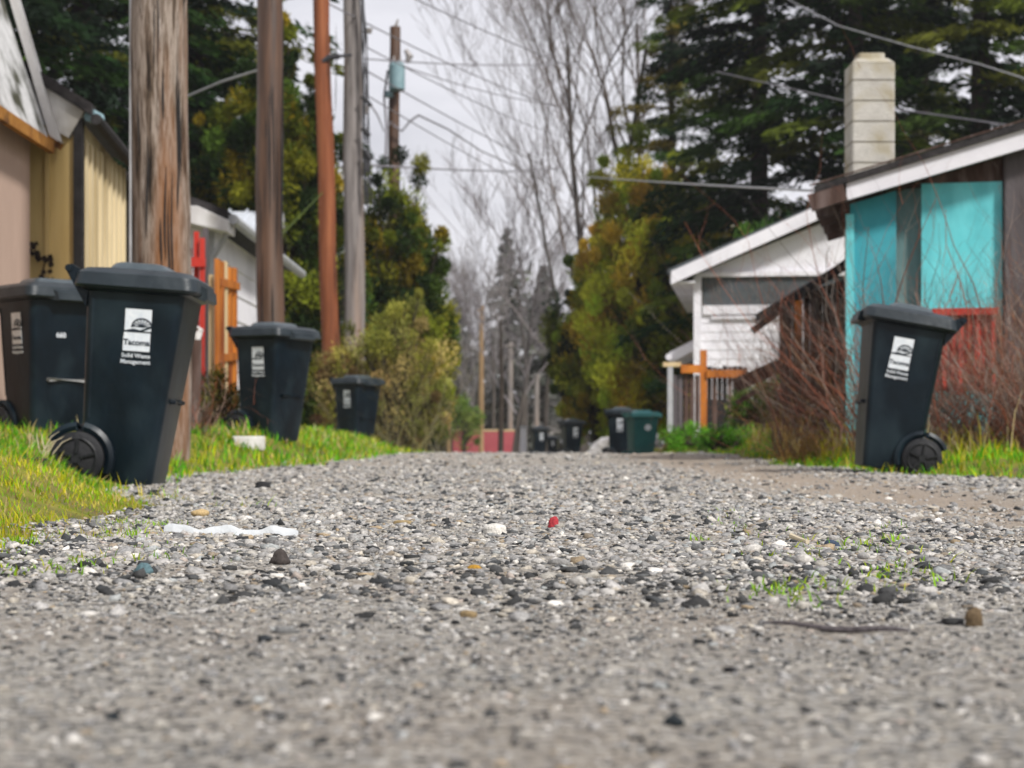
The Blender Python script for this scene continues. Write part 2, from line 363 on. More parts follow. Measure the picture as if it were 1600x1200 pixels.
def stones(name, xs, ys_, sz, emb=.36):
    n = len(xs); IV, IF = icosa()
    V = IV[None]*(1+rng.uniform(-.46,.40,(n,12,1)))
    sc = np.stack([rng.uniform(.7,1.3,n), rng.uniform(.7,1.3,n), rng.uniform(.30,.68,n)], 1)*sz[:,None]*.5
    V = V*sc[:,None,:]
    a = rng.uniform(0,6.28,n); t = rng.normal(0,.25,n)
    ca, sa = np.cos(a)[:,None], np.sin(a)[:,None]; ct, st = np.cos(t)[:,None], np.sin(t)[:,None]
    x, y, z = V[...,0].copy(), V[...,1].copy(), V[...,2].copy()
    y, z = y*ct-z*st, y*st+z*ct
    x, y = x*ca-y*sa, x*sa+y*ca
    V = np.stack([x+xs[:,None], y+ys_[:,None], z+(zroad(xs,ys_)+sc[:,2]*(1-emb*2)*.8)[:,None]], 2)
    col = PAL[rng.choice(len(PAL), n, p=PW)]*rng.uniform(.8,1.15,(n,1))
    big = (sz > .02)[:,None]; col = np.where(big & (rng.random((n,1))<.10), np.array((.05,.06,.07))*rng.uniform(.6,1.3,(n,1)), col)
    nearby = ((ys_ < 3.2)&(sz > .0045))[:,None]; col = np.where(nearby & (rng.random((n,1))<.28), np.array((.045,.048,.052))*rng.uniform(.5,1.6,(n,1)), col)
    col = col*.5+col.mean(1,keepdims=True)*np.array([[.525,.50,.455]])
    Fc = (IF[None]+np.arange(n)[:,None,None]*12).reshape(-1,3)
    return npmesh(name, V.reshape(-1,3), Fc, 'stone', np.repeat(col,12,0))
def scatter_road(n, y0, y1, p=1.0):
    """positions inside a widening strip in front of the camera, wider than the picture"""
    u = rng.random(n); y = np.sqrt(y0*y0+u*(y1*y1-y0*y0)) if p == 1 else y0+(y1-y0)*u**p
    x = rng.uniform(-1,1,n)*(.34*y+.25)
    k = (x > xl(y)-.12+rng.normal(0,.05,n)) & (x < xr(y)+.12)
    return x[k], y[k]
X=[];Y=[];S=[]  # loose stones gathered band by band
def thin(x, y, s, keep):
    k = rng.random(len(x)) < keep; X.append(x[k]); Y.append(y[k]); S.append(s[k])
def rutk(x, y): return 1-.95*np.exp(-((x-rutx(y))/.52)**4)*(.88+.12*np.sin(y*2.1+x*3))
def lnsz(n, m, sg, lo, hi): return np.clip(rng.lognormal(math.log(m), sg, n), lo, hi)
x, y = scatter_road(26000, .8, 2.9); thin(x, y, lnsz(len(x), .0040, .42, .002, .011), .9)
x, y = scatter_road(1500, .9, 2.8); thin(x, y, lnsz(len(x), .0075, .45, .004, .016), .8)
x, y = scatter_road(420, 1.0, 2.6); thin(x, y, lnsz(len(x), .011, .3, .007, .018), .45)
x, y = scatter_road(92000, 2.0, 6.5); thin(x, y, lnsz(len(x), .0078, .60, .003, .034), rutk(x,y)*ss((y-1.9)/1.1)*(.62+.38*ss(.5+1.2*np.sin(x*2.7+y*.9)*np.sin(y*1.7-x))))
x, y = scatter_road(56000, 6.0, 14); thin(x, y, lnsz(len(x), .0125, .55, .005, .042), rutk(x,y))
x, y = scatter_road(9000, 13, 27); thin(x, y, lnsz(len(x), .03, .4, .015, .07), rutk(x,y)*.8)
struct(stones('gravel', np.concatenate(X), np.concatenate(Y), np.concatenate(S)), 'stuff', 'loose grey crushed gravel spread over the alley', 'gravel')

# ------------------------------------------------------------------ grass
def blades(name, xs, ys_, h, w, pal, mat='grass_blades', lean=.35, zf=None, cvar=.25):
    n = len(xs); zb = zf(xs, ys_) if zf else zg(xs, ys_); patch = np.sin(xs*4.3+ys_*1.9)*np.sin(ys_*3.1-xs*2.2+1)+.4*np.sin(xs*11+ys_*7); h = h*(1+.28*patch)
    a = rng.uniform(0, 6.283, n); l = rng.normal(0, lean, (n,2))*h[:,None]
    ax = np.stack([np.cos(a), np.sin(a), np.zeros(n)], 1)*w[:,None]*.5
    base = np.stack([xs, ys_, zb-.005], 1)
    mid = base + np.stack([l[:,0]*.35, l[:,1]*.35, h*.6], 1); tip = base + np.stack([l[:,0], l[:,1], h], 1)
    V = np.stack([base-ax, base+ax, mid-ax*.75, mid+ax*.75, tip], 1).reshape(-1,3)
    o = np.arange(n)[:,None]*5
    Fc = np.concatenate([o+np.array([[0,1,3]]), o+np.array([[0,3,2]]), o+np.array([[2,3,4]])])
    pal = np.array(pal); col = pal[rng.integers(0, len(pal), n)]*rng.uniform(1-cvar, 1+cvar, (n,1))*(1+.22*patch[:,None])
    return npmesh(name, V, Fc, mat, np.repeat(col,5,0))
GREEN = [(.08,.32,.010),(.12,.42,.014),(.05,.20,.01),(.22,.44,.014),(.16,.34,.014)]
OLIVE = [(.42,.40,.010),(.48,.42,.014),(.32,.36,.010),(.22,.30,.010),(.52,.45,.08)]
TAN = [(.42,.33,.14),(.35,.25,.10),(.50,.42,.22)]
def pick(n, y0, y1, left, e0, e1):
    y = y0+(y1-y0)*rng.random(n)
    e = e0+(e1-e0)*rng.random(n)
    x = xl(y)-e if left else xr(y)+e
    return x, y
L = []
# near left verge: short mossy yellow green lawn, then taller bright grass about the bins
x, y = pick(42000, 2.6, 9.5, True, -.08, 1.6)
xe, ye = pick(4500, 3.0, 9.0, True, -.38, .02); ke = np.sin(xe*17+ye*9)*np.sin(ye*13-xe*6) > .25; x = np.concatenate([x, xe[ke]]); y = np.concatenate([y, ye[ke]])
hh = np.clip(.020+.02*ss((y-6.6)/1.6)+.028*np.exp(-((y-7.8)/.7)**2)+rng.normal(0,.008,len(x)), .008, .14)
tall = (np.sin(x*5+y*3)+np.sin(y*7-x*4)) > .9; hh = np.where(tall, hh*1.7, hh)
y_ = y + rng.normal(0,.3,len(y)); near = y_ < 6.9
k = near
struct(blades('mossy_grass', x[k], y[k], hh[k], np.full(k.sum(), .0045), OLIVE+GREEN[3:]+TAN[:2]), 'stuff', 'short mossy yellow green grass on the near left verge', 'grass')
k = ~near
x2, y2 = pick(14000, 7.0, 9.2, True, -.05, 1.9)
h2 = np.clip(rng.normal(.062,.02,len(x2)), .02, .13)*(.22+.78*ss((xl(y2)-x2)/.6))
hh = hh*(.3+.7*ss((xl(y)-x)/.5))
x3, y3 = pick(26000, 9.2, 30, True, -.12, 3.2)
h3 = np.clip(rng.normal(.07,.025,len(x3)), .02, .16)
xx = np.concatenate([x[k], x2, x3]); yy = np.concatenate([y[k], y2, y3]); hh2 = np.concatenate([hh[k], h2, h3])
w = np.clip(yy*.0009, .005, .016)
struct(blades('verge_grass', xx, yy, hh2, w, GREEN+GREEN+OLIVE+TAN), 'stuff', 'tall bright green grass round the bins on the left verge', 'grass')
x, y = pick(26000, 9.5, 32, False, -.12, 2.6)
h = np.clip(rng.normal(.06,.022,len(x)), .02, .15)
struct(blades('verge_grass', x, y, h, np.clip(y*.0009, .007, .016), GREEN+GREEN+OLIVE), 'stuff', 'green grass strip along the right side of the gravel', 'grass')
x, y = pick(3200, 12.6, 22, False, .3, 1.6)
h = np.clip(rng.normal(.16,.07,len(x)), .05, .38)
struct(blades('dry_grass', x, y, h, np.full(len(x), .009), TAN+OLIVE[:2], lean=.3), 'stuff', 'dry tan grass under the brambles on the right', 'dry grass')
# sparse tufts in the gravel
xs=[];ys2=[]
for i in range(46):
    px = random.gauss(1290, 110); py = random.gauss(880, 42) if i > 6 else random.gauss(815, 10)
    if i < 7: px = random.gauss(1150, 30)
    py = min(max(py, 800), 985); d = 616/(py-690); X0 = (px-800)/F*d
    n = random.randint(6, 22); r = random.uniform(.012, .05)
    xs.append(rng.normal(X0, r, n)); ys2.append(rng.normal(d, r*1.6, n))
for i in range(16):
    px = random.uniform(-40, 260); py = random.uniform(820, 900) - px*.2 + 20; d = 616/(py-690); X0 = (px-800)/F*d
    n = 30; xs.append(rng.normal(X0, .04, n)); ys2.append(rng.normal(d, .06, n))
xs = np.concatenate(xs); ys2 = np.concatenate(ys2)
struct(blades('grass_tufts', xs, ys2, np.clip(rng.normal(.011,.006,len(xs)), .004, .032), np.full(len(xs), .0035), GREEN[3:]+OLIVE[2:4], lean=.6, zf=lambda x,y: zroad(x,y)+.004), 'stuff', 'thin green grass tufts growing through the gravel', 'grass')

# ------------------------------------------------------------------ wheeled bins
def make_bin(label, body='bin_plastic', lid='lid_plastic', sticker='city'):
    r = thing('wheeled_bin', label, 'bin', (0,0,0), group='wheeled bins along the alley')
    b = MB(); b.loft([(.02,-.222,.110,.205,.04),(.05,-.226,.116,.213,.04),(.30,-.232,.146,.232,.04),(.62,-.238,.184,.256,.04),(.90,-.243,.216,.276,.04),(.93,-.244,.220,.279,.04)], 5)
    b.build('body', body, r, True)
    # vertical ribs pressed into the side walls belong to the body's look
    for s in (-1,1): rb = MB(); rb.tube([(-.20,s*.226,.32),(-.21,s*.268,.88)], .012, 6); rb.build('side_rib', body, r, True)
    rm = MB(); rm.loft([(.915,-.250,.226,.284,.05),(.925,-.268,.245,.300,.055),(.965,-.272,.250,.304,.055),(.968,-.26,.24,.29,.05)], 5); rm.build('rim', body, r, True)
    l = MB(); l.loft([(.932,-.292,.272,.322,.05),(.942,-.300,.280,.330,.06),(1.000,-.292,.272,.322,.07),(1.025,-.26,.235,.285,.07),(1.033,-.20,.19,.23,.06)], 5)
    l.M = Matrix.Translation((.245,0,.955)) @ Matrix.Rotation(R(0),4,'Y')
    l.prism([(0,-.18,.04),(.055,-.14,.015),(.06,-.13,-.035),(.045,-.13,-.045),(.0,-.18,-.03)], (0,.30,0))
    lo = l.build('lid', lid, r, True)
    lp = MB(); lp.loft([(1.029,-.17,.13,.20,.05),(1.062,-.145,.10,.175,.05),(1.070,-.12,.07,.15,.04)], 5); lp.build('raised_panel', 'lid_sheen' if lid == 'lid_plastic' else lid, lo, True)
    # hinge wedge and push bar at the back
    h = MB()
    for s in (-1,1): h.prism([(-.23,s*.24-.02,.985),(-.32,s*.24-.02,1.035),(-.345,s*.24-.02,1.03),(-.345,s*.24-.02,1.00),(-.243,s*.24-.02,.84)], (0,.04,0))
    h.tube([(-.335,-.27,1.015),(-.335,.27,1.015)], .017, 10)
    h.build('push_handle', body, r, True)
    for s in (-1,1):
        w = MB(); w.tube([(-.235,s*.212,.125),(-.235,s*.222,.125),(-.235,s*.262,.125),(-.235,s*.272,.125)], [.112,.125,.125,.112], 28)
        wo = w.build('wheel', 'tyre_rubber', r, True)
        k = MB()
        k.tube([(-.235,s*.268,.125),(-.235,s*.278,.125)], [.03,.026], 14)
        for j in range(5):
            a = j*2*math.pi/5+.3
            k.beam((-.235+.02*math.cos(a),s*.275,.125+.02*math.sin(a)), (-.235+.09*math.cos(a),s*.275,.125+.09*math.sin(a)), .012,.02,(0,1,0))
        pts = [(-.235+.092*math.cos(t),s*.274,.125+.092*math.sin(t)) for t in np.linspace(0,2*math.pi,25)]
        k.tube(pts, .007, 6, False); k.build('hub', 'hub_plastic', wo, True)
        a = MB(); pts = [(-.235+.15*math.cos(t),s*.232,.125+.15*math.sin(t)) for t in np.linspace(R(-25),R(150),14)]
        a.tube(pts, .024, 6); a.build('wheel_arch', body, r, True)
    ax = MB(); ax.tube([(-.235,-.26,.125),(-.235,.26,.125)], .012, 8); ax.build('axle', 'bar_metal', r, True)
    fb = MB(); fb.tube([(.15,-.13,.42),(.178,-.13,.42),(.178,.13,.42),(.15,.13,.42)], .012, 8); fb.build('lifting_bar', body, r, True)
    for s in (-1, 1):
        # frame on the side wall: +x of the sticker to the right of someone facing it
        slope = math.atan2(.023, .30)
        Mx = Matrix.Translation((.01, s*(.2655+.0022), .715)) @ (Matrix.Rotation(math.pi,4,'Z') if s > 0 else Matrix.Identity(4)) @ Matrix.Rotation(R(90)+slope,4,'X')
        # local x right, local y up, local z out
        if sticker == 'city':
            p = MB(); p.M = Mx
            def q(x0,x1,y0,y1,z=0): p.box(((x0+x1)/2,(y0+y1)/2,z),(x1-x0,y1-y0,.002))
            q(-.062,.062,.025,.128); q(-.064,.060,-.003,.017); q(-.066,.060,-.070,-.003)
            po = p.build('label', 'sticker_white', r)
            e = MB(); e.M = Mx
            # ribbon along the shore and the ribbed dome of the emblem
            e.prism([(-.062,.026,.0013),(-.02,.036,.0013),(.01,.030,.0013),(.062,.050,.0013),(.062,.040,.0013),(.02,.023,.0013),(-.062,.020,.0013)], (0,0,.0008))
            dome = [(.018+.045*math.cos(t), .048+.036*math.sin(t)) for t in np.linspace(R(-10),R(190),15)]
            for (xa,ya),(xb,yb) in zip(dome, dome[1:]): e.beam((xa,ya,.002),(xb,yb,.002),.007,.0015,(0,0,1))
            for t in (0,25,50,75,100,125,150,180):
                e.beam((.018,.045,.002),(.018+.045*math.cos(R(t)),.048+.036*math.sin(R(t)),.002),.0045,.0015,(0,0,1))
            e.beam((-.032,.045,.002),(-.012,.056,.002),.005,.0015,(0,0,1))
            e.build('emblem', 'ink', po)
            text_mesh('Tacoma', .0385, Mx@Matrix.Translation((-.003,-.030,.0018)), 'lettering', 'ink', po, bold=.0011)
            text_mesh('Solid Waste', .0275, Mx@Matrix.Translation((-.003,-.092,0)), 'lettering', 'sticker_white', po, bold=.0004)
            text_mesh('Management', .0275, Mx@Matrix.Translation((-.004,-.121,0)), 'lettering', 'sticker_white', po, bold=.0004)
        else:
            p = MB(); p.M = Mx @ Matrix.Rotation(R(0),4,'Z'); 
            p.tube([(0,.02,-.001),(0,.02,.002)], .062, 24); p.build('label', 'sticker_white', r)
    return r
def place(o, x, y, z, rz, roll=0, pitch=0, sc=1, label=None):
    o.location = (x, y, z)
    m = Matrix.Rotation(R(roll),3,'Y') @ Matrix.Rotation(R(pitch),3,'X') @ Matrix.Rotation(R(rz),3,'Z')
    o.rotation_euler = m.to_euler(); o.scale = (sc,)*3 if not hasattr(sc,'__len__') else sc
    if label: o['label'] = label
b1 = make_bin('large black wheeled bin nearest on the left, in grass before the thick pole')
s1 = 1.0
place(b1, *P(212, 0, 9.0).xy, -.005, 1, 4.0, sc=1.035)
b2 = copy_tree(b1); place(b2, *P(84, 0, 12.1).xy, .19, -48, .5, sc=1.05, label='black wheeled bin turned three quarters, at the left edge behind the nearest bin')
nm = text_mesh('660', .045, Matrix.Translation((.186,-.0,.70)) @ Matrix.Rotation(R(90),4,'Z') @ Matrix.Rotation(R(90-6),4,'X') @ Matrix.Translation((-.06,0,.014)), 'number', 'sticker_white', b2, bold=.0006)
for k_ in kids(b2):
    if k_.name.startswith('lifting_bar'):
        k_.data = k_.data.copy(); k_.data.materials.clear(); k_.data.materials.append(MATS['bar_metal'])
b3 = copy_tree(b1); place(b3, *P(430, 0, 16.9).xy, .205, -30, .5, sc=1.06, label='black wheeled bin in the grass in front of the tall dark brown pole')
b4 = copy_tree(b1); place(b4, *P(560, 0, 28.8).xy, .13, -36, 0, sc=1.08, label='small looking black wheeled bin in front of the olive shrub on the left')
bR = copy_tree(b1); place(bR, *P(1367, 0, 11.9).xy, .025, 180-3, 10.5, sc=1.04, label='black wheeled bin leaning back at the turquoise shed on the right')
cC = copy_tree(b1); place(cC, *P(895, 0, 48).xy, -.29, 12, 0, sc=1.05, label='black wheeled bin far up the alley, standing right beside a smaller bin pair')
cD = copy_tree(b1); place(cD, *P(844, 0, 60).xy, -.38, 8, 0, sc=1.05, label='black wheeled bin furthest up the alley, next to the white post')
cE = copy_tree(b1); place(cE, *P(865, 0, 62).xy, -.39, -10, 0, sc=.75, label='smallest dark bin far off, tucked against a taller black bin')
cB = copy_tree(b1); place(cB, *P(974, 0, 37.6).xy, -.2, -20, 0, sc=1.07, label='black wheeled bin half hidden behind the green bin')
cA = make_bin('dark green wheeled bin with a round white sticker beyond the crest', 'green_plastic', 'green_lid', 'round'); place(cA, *P(1005, 0, 36).xy, -.27, 14, 0, sc=(1.12,1.0,1.05))

# ------------------------------------------------------------------ utility poles
def pole(label, px0, px1, d, top, mat, r0, r1, group='wooden utility poles'):
    base = P(px0, 0, d); z0 = zgr(base.x, d)
    t = thing('utility_pole', label, 'utility pole', (base.x, d, z0), group=group)
    X1 = (px1-800)/F*d; dx = (X1-base.x)/4.0
    n = 24; pts = []; rad = []
    for i in range(n+1):
        k = i/n; z = -.3+(top+.3)*k
        pts.append((dx*z + .012*math.sin(z*1.7+d), .01*math.sin(z*1.1), z)); rad.append(r0+(r1-r0)*k + .003*math.sin(z*5))
    MB().tube(pts, rad, 28).build('shaft', mat, t, True)
    return t
p1 = pole('thick weathered grey pole with orange brown streaks behind the nearest bin', 251, 251, 12.5, 9, 'pole_grey', .205, .175)
p2 = pole('dark brown pole with a pale right edge behind the second left bin', 423, 421, 19.5, 10, 'pole_dark', .155, .125)
p3 = pole('smooth orange brown pole rising from the shrub', 521, 511, 31, 11, 'pole_orange', .16, .13)
p4 = pole('ash grey pole carrying cable hardware beside the orange brown pole', 556, 553, 33, 12, 'pole_ash', .21, .14)
p5 = pole('distant dark pole carrying the transformer above the cedar', 612, 614, 42, 10.0, 'pole_dark', .15, .125)
# vertical check seams, knots and steel bits on the nearest pole
m = MB()
rr = random.Random(3)
for i in range(26):
    a = rr.uniform(-2.9,-.2); z0 = rr.uniform(.4,3.4); l = rr.uniform(.3,1.0)
    r_ = .203; pts = [((r_-.004*z)*math.cos(a+.03*math.sin(z*7)), (r_-.004*z)*math.sin(a+.03*math.sin(z*7)), z) for z in np.linspace(z0,z0+l,6)]
    m.tube(pts, [.001,.006,.008,.007,.005,.001], 5)
m.build('crack', 'dark_board', p1)
m = MB(); m.tube([(-.198,-.07,.1),(-.194,-.07,3.6),(-.186,-.06,7)], .009, 8); m.build('ground_wire', 'cable_grey', p1, True)
for pp_, r0_, lo_, hi_ in ((p2,.153,.3,5),(p3,.158,.5,7),(p4,.20,1,8)):
    m = MB()
    for i in range(16):
        a = rr.uniform(-2.9,-.2); z0 = rr.uniform(lo_,hi_); l = rr.uniform(.5,1.8); r_ = r0_*(1-.02*z0)
        m.tube([(r_*math.cos(a+.05*math.sin(z*3)), r_*math.sin(a+.05*math.sin(z*3)), z) for z in np.linspace(z0,z0+l,6)], [.001,.006,.009,.008,.005,.001], 5)
    m.build('crack', 'dark_board', pp_)
# hardware on the ash pole
def ph(px, py, d=33): 
    v = P(px, py, d); return v - Vector(p4.location)
m = MB()
for (x0,y0,x1,y1,r_) in ((566,150,580,165,.05),(566,200,578,212,.05),(570,235,580,250,.06)): m.tube([ph(x0,y0,32.7), ph(x1,y1,32.7)], [r_,r_*.7], 10)
m.build('bracket', 'cable_black', p4, True)
m = MB()
for k in range(5):
    m.tube([ph(558+2*k,-40,32.7)]+[ph(566+6*math.sin(t*3+k)+8*t+k, 60+260*t, 32.7) for t in np.linspace(0,1,9)], .013, 5)
m.build('cable_bundle', 'cable_black', p4, True)
m = MB(); m.tube([ph(572,165),ph(572,178)], [.07,.05], 12); m.tube([ph(576,45),ph(576,52)],[.08,.05],12); m.beam(ph(556,50),ph(580,50),.03,.03); m.build('insulator', 'insulator', p4, True)
m = MB(); m.tube([ph(573,240),ph(573,268)], [.07,.07], 12); m.build('splice_case', 'cable_black', p4, True)
m = MB(); v3 = lambda px,py: P(px,py,30.9)-Vector(p3.location)
m.tube([v3(504,97),v3(513,90),v3(530,88)], .05, 8); m.tube([P(528,88,31)-Vector(p3.location), P(548,86,32.8)-Vector(p3.location)], .03, 8)
m.build('strut', 'cable_black', p3, True)
# transformer on the far pole
v5 = lambda px,py,d=41.7: P(px,py,d)-Vector(p5.location)
m = MB(); a = v5(620,102,41.6); b = v5(620,140,41.6); m.tube([a+Vector((0,0,.05)),a,b,b-Vector((0,0,.04))], [.14,.19,.19,.13], 20)
tr = m.build('transformer', 'transformer_paint', p5, True)
m = MB(); m.tube([a+Vector((-.07,0,.04)),a+Vector((-.07,0,.22))], [.035,.02], 10); m.tube([a+Vector((.08,0,.04)),a+Vector((.08,0,.22))], [.035,.02], 10); m.build('bushing', 'insulator', tr, True)
m = MB(); m.tube([v5(608,143),v5(608,152)], .10, 12); m.build('clamp_band', 'transformer_paint', p5, True)
m = MB(); m.tube([v5(622,30,42),v5(616,48,42)], [.02,.05], 8); m.build('insulator', 'insulator', p5, True)
m = MB(); m.tube([v5(634,78),v5(640,88),v5(636,98)], [.05,.09,.05], 10); m.build('surge_arrester', 'insulator', p5, True)
m = MB(); m.tube([v5(614,195),v5(628,205),v5(640,190),v5(654,180)], .025, 6); m.tube([v5(612,190),v5(600,205),v5(590,180),v5(580,165)], .025, 6)
m.tube([v5(606,110),v5(600,150),v5(604,200),v5(602,268)], .03, 6); m.build('cable_loop', 'cable_lilac', p5, True)
# slim far poles
for px, d, py, r_, mt, lb in ((752,85,478,.12,'pole_tan','slim tan pole at the far end of the alley'),(701,70,500,.085,'pole_tan','thin pale pole beside the left foliage far off'),(797,90,535,.15,'pole_ash','pale grey pole far off, right of the tan one'),(838,75,585,.12,'pole_ash','short pale pole far off above the black bins')):
    b_ = P(px,0,d); z0 = zgr(b_.x, d); h_ = P(px,py,d).z-z0
    t = thing('utility_pole', lb, 'utility pole', (b_.x,d,z0), group='wooden utility poles')
    MB().tube([(0,0,-.2),(0,0,h_*.5),(0.02,0,h_)], [r_,r_*.95,r_*.85], 12).build('shaft', mt, t, True)
    if px in (701, 752, 797):
        MB().box((.0,-.12,h_*.97),( .5 if px!=752 else .3,.08,.10)).build('crossarm', mt, t)
t = bpy.data.objects
# overhead cables
def cable(label, pts, r_, mat, sag=.0, group='overhead cables'):
    a = Vector(pts[0]); b = Vector(pts[-1])
    if len(pts) == 2:
        pp = []
        for k in np.linspace(0,1,26):
            p = a.lerp(b, k); p.z -= sag*4*k*(1-k); pp.append(p)
    else: pp = [Vector(p) for p in pts]
    o = MB().tube(pp, r_, 6).build('overhead_cable', mat, None, True)
    tag(o, label, 'cable', group)
cable('uppermost overhead cable crossing the sky from the top edge', [P(600,-25,33), P(1040,150,75)], .015, 'cable_lilac', .25)
cable('overhead cable sloping right from the top of the orange brown pole', [P(512,5,31), P(990,190,85)], .015, 'cable_lilac', .5)
cable('level cable running right from above the transformer', [P(572,92,33), P(905,97,50)], .014, 'cable_lilac', .1)
cable('cable leaving the transformer and sloping to the bare tree', [P(632,104,41.7), P(900,165,64)], .015, 'cable_lilac', .2)
cable('cable from the ash grey pole passing below the transformer', [P(575,112,33), P(930,290,90)], .016, 'cable_lilac', .2)
cable('thick dark cable kinked below the transformer', [P(654,180,41.7), P(700,202,46), P(752,236,56), P(810,262,66), P(880,300,80)], .024, 'cable_lilac')
cable('low cable level with the cedar top', [P(570,258,33), P(700,265,44), P(795,268,55), P(880,262,60)], .02, 'cable_lilac')
cable('lower faint cable between grey pole and the bare tree', [P(575,150,33), P(930,330,95)], .014, 'cable_lilac', .3)
cable('faint cable sloping steeply under the kinked cable', [P(575,75,33), P(930,225,88)], .014, 'cable_lilac', .3)
cable('thick pale service cable reaching the turquoise shed eave', [P(905,275,45), P(1310,300,17.2)], .013, 'cable_grey', .02)
cable('pale service cable crossing the firs at the top right', [P(1210,-12,34), P(1310,40,30), P(1420,72,27), P(1530,100,24), P(1640,135,22)], .009, 'cable_grey')
cable('pale cable crossing dark firs behind the chimney', [P(1120,112,40), P(1330,160,33), P(1640,205,26)], .012, 'cable_lilac', .1)
cable('pale cable stub between thick grey and dark brown poles', [P(270,160,22), P(345,128,21), P(418,105,19.6)], .016, 'cable_grey')
cable('mossy green guy wire slanting down from the orange brown pole', [P(505,300,30.9), P(395,412,27)], .009, 'moss_cable')

# ------------------------------------------------------------------ left buildings
# taupe building at the left edge with a steep mossy roof edge
t = thing('taupe_building', 'taupe pink building wall with a mossy white roof edge at the left border', 'building', (-3.75, 13.2, .2))
xw = -3.74
m = MB(); m.box((xw-1.2, 11.4, 1.55), (2.4, 5.0, 2.75)); m.build('wall', 'taupe_wall', t, world=True)
m = MB()
for k in range(11):
    z = 2.62+.16*k; m.box((xw+.10-.045*k-.05, 11.4, z), (.05, 5.1, .20), (0, R(-16), 0))
m.prism([(xw+.15,8.9,2.56),(xw-2.6,8.9,2.56),(xw-2.6,8.9,5.2),(xw-.45,8.9,4.4)], (0,4.98,0))
rf = m.build('roof', 'mossy_shingle', t, world=True)
m = MB(); m.beam((xw+.19,13.98,2.55), (xw-.38,13.98,4.5), .06, .13, (0,1,0)); m.build('barge_board', 'dirty_white', rf, world=True)
m = MB(); m.beam((xw-.22,13.97,2.80), (xw+.22,13.97,2.52), .05, .12, (0,1,0)); m.beam((xw+.17,8.9,2.52),(xw+.17,13.9,2.50),.05,.09); m.build('rotten_fascia', 'rot_wood', t, world=True)
# beige shed
t = thing('beige_shed', 'beige metal shed with vertical ribs and a white top band', 'shed', (-4.1, 14.8, .2))
xc = -3.40; y0, y1 = 14.1, 15.7; zt = 2.80
m = MB(); m.prism([(xc-1.4,y0,.15),(xc,y0,.15),(xc,y0,zt-.1),(xc-1.4,y0,zt+.75)], (0,.06,0))
for x_ in (-1.22,-.98,-.74,-.52,-.25): m.box((xc+x_, y0-.012, 1.4), (.035,.03,2.5))
m.build('front_panel', 'beige_panel', t, world=True)
m = MB(); m.prism([(xc-.03,y0+.06,.15),(xc-.03,y1,.15),(xc-.03,y1,zt-.22),(xc-.03,y0+.06,zt-.05)], (.03,0,0))
for k in range(9): m.box((xc+.012, y0+.14+k*.175, 1.38), (.03,.05,2.45))
m.build('side_panel', 'beige_side', t, world=True)
m = MB(); m.beam((xc-1.4,y0-.03,zt+.76-.02),(xc,y0-.03,zt-.07),.06,.30,(0,0,1)); m.build('white_band', 'dirty_white', t, world=True)
m = MB(); m.box((xc-.005,y0-.01,1.4),(.07,.08,2.7)); m.box((xc,y1,1.3),(.06,.05,2.4)); m.build('corner_post', 'dark_board', t, world=True)
m = MB(); m.prism([(xc+.12,y0-.12,zt-.03),(xc-1.5,y0-.12,zt+.98),(xc-1.5,y1+.1,zt+.80),(xc+.12,y1+.1,zt-.22)], (0,0,.09)); m.build('roof', 'dark_roof', t, world=True)
m = MB(); m.tube([(xc+.15,y0-.1,zt-.06),(xc+.15,y1+.1,zt-.25)], .045, 8); m.tube([(xc+.06,y1,zt-.25),(xc+.06,y1,.3)], .03, 8); m.build('gutter', 'dark_board', t, world=True)
m = MB(); m.tube([(xc+.09,y0-.06,zt-.02),(xc+.14,y0+.05,zt-.04)], .055, 8); m.build('gutter_end', 'transformer_paint', t, world=True)
# ivy sprig on the beige wall
m = MB(); pts = [P(62,440,14.05),P(66,425,14.05),P(70,410,14.05),P(58,395,14.05),P(50,385,14.05)]; m.tube(pts, .006, 5)
for p_ in pts+[P(75,405,14.05),P(48,392,14.05),P(76,440,14.05),P(60,402,14.05)]:
    for k in range(3):
        q = p_+Vector((random.uniform(-.04,.04),-.01,random.uniform(-.03,.03))); m.add([q,q+Vector((.035,-.01,.015)),q+Vector((.05,0,-.01)),q+Vector((.02,-.015,-.03))],[(0,1,2,3)])
tag(m.build('ivy_sprig', 'bark', None), 'dark dead ivy sprig climbing the beige shed wall', 'plant')

def lap_siding(m, a, b, z0, z1, step, nrm, th=.02):
    """horizontal boards between plan points a and b"""
    a = Vector((*a,0)); b = Vector((*b,0)); n = Vector((*nrm,0)); z = z0
    while z < z1-.01:
        h = min(step, z1-z)
        m.prism([a+n*th+Vector((0,0,z)), a+n*.002+Vector((0,0,z+h)), a-n*.03+Vector((0,0,z+h)), a-n*.03+Vector((0,0,z))], b-a)
        z += step
# white garage on the left
t = thing('white_garage', 'white lap sided garage with a grey gutter behind the orange fence', 'garage', (-4.5, 22, .2))
xg = -3.50; ya, yb = 20.6, 26.9; ze = 2.72
m = MB(); lap_siding(m, (xg,ya), (xg,yb), .15, ze, .32, (1,0)); lap_siding(m, (xg-3.2,ya), (xg-.03,ya), .15, ze, .32, (0,-1)); m.build('wall', 'white_paint', t, world=True)
m = MB(); m.box((xg+.03,ya-.02,1.5),(.09,.10,2.6)); m.build('corner_board', 'grey_trim', t, world=True)
m = MB(); m.prism([(xg+.28,ya-.35,ze+.02),(xg-1.7,ya-.35,ze+.75),(xg-3.6,ya-.35,ze+.02),(xg-3.6,ya-.35,ze+.12),(xg-1.7,ya-.35,ze+.87),(xg+.28,ya-.35,ze+.12)], (0,yb-ya+.5,0)); rf = m.build('roof', 'dark_roof', t, world=True)
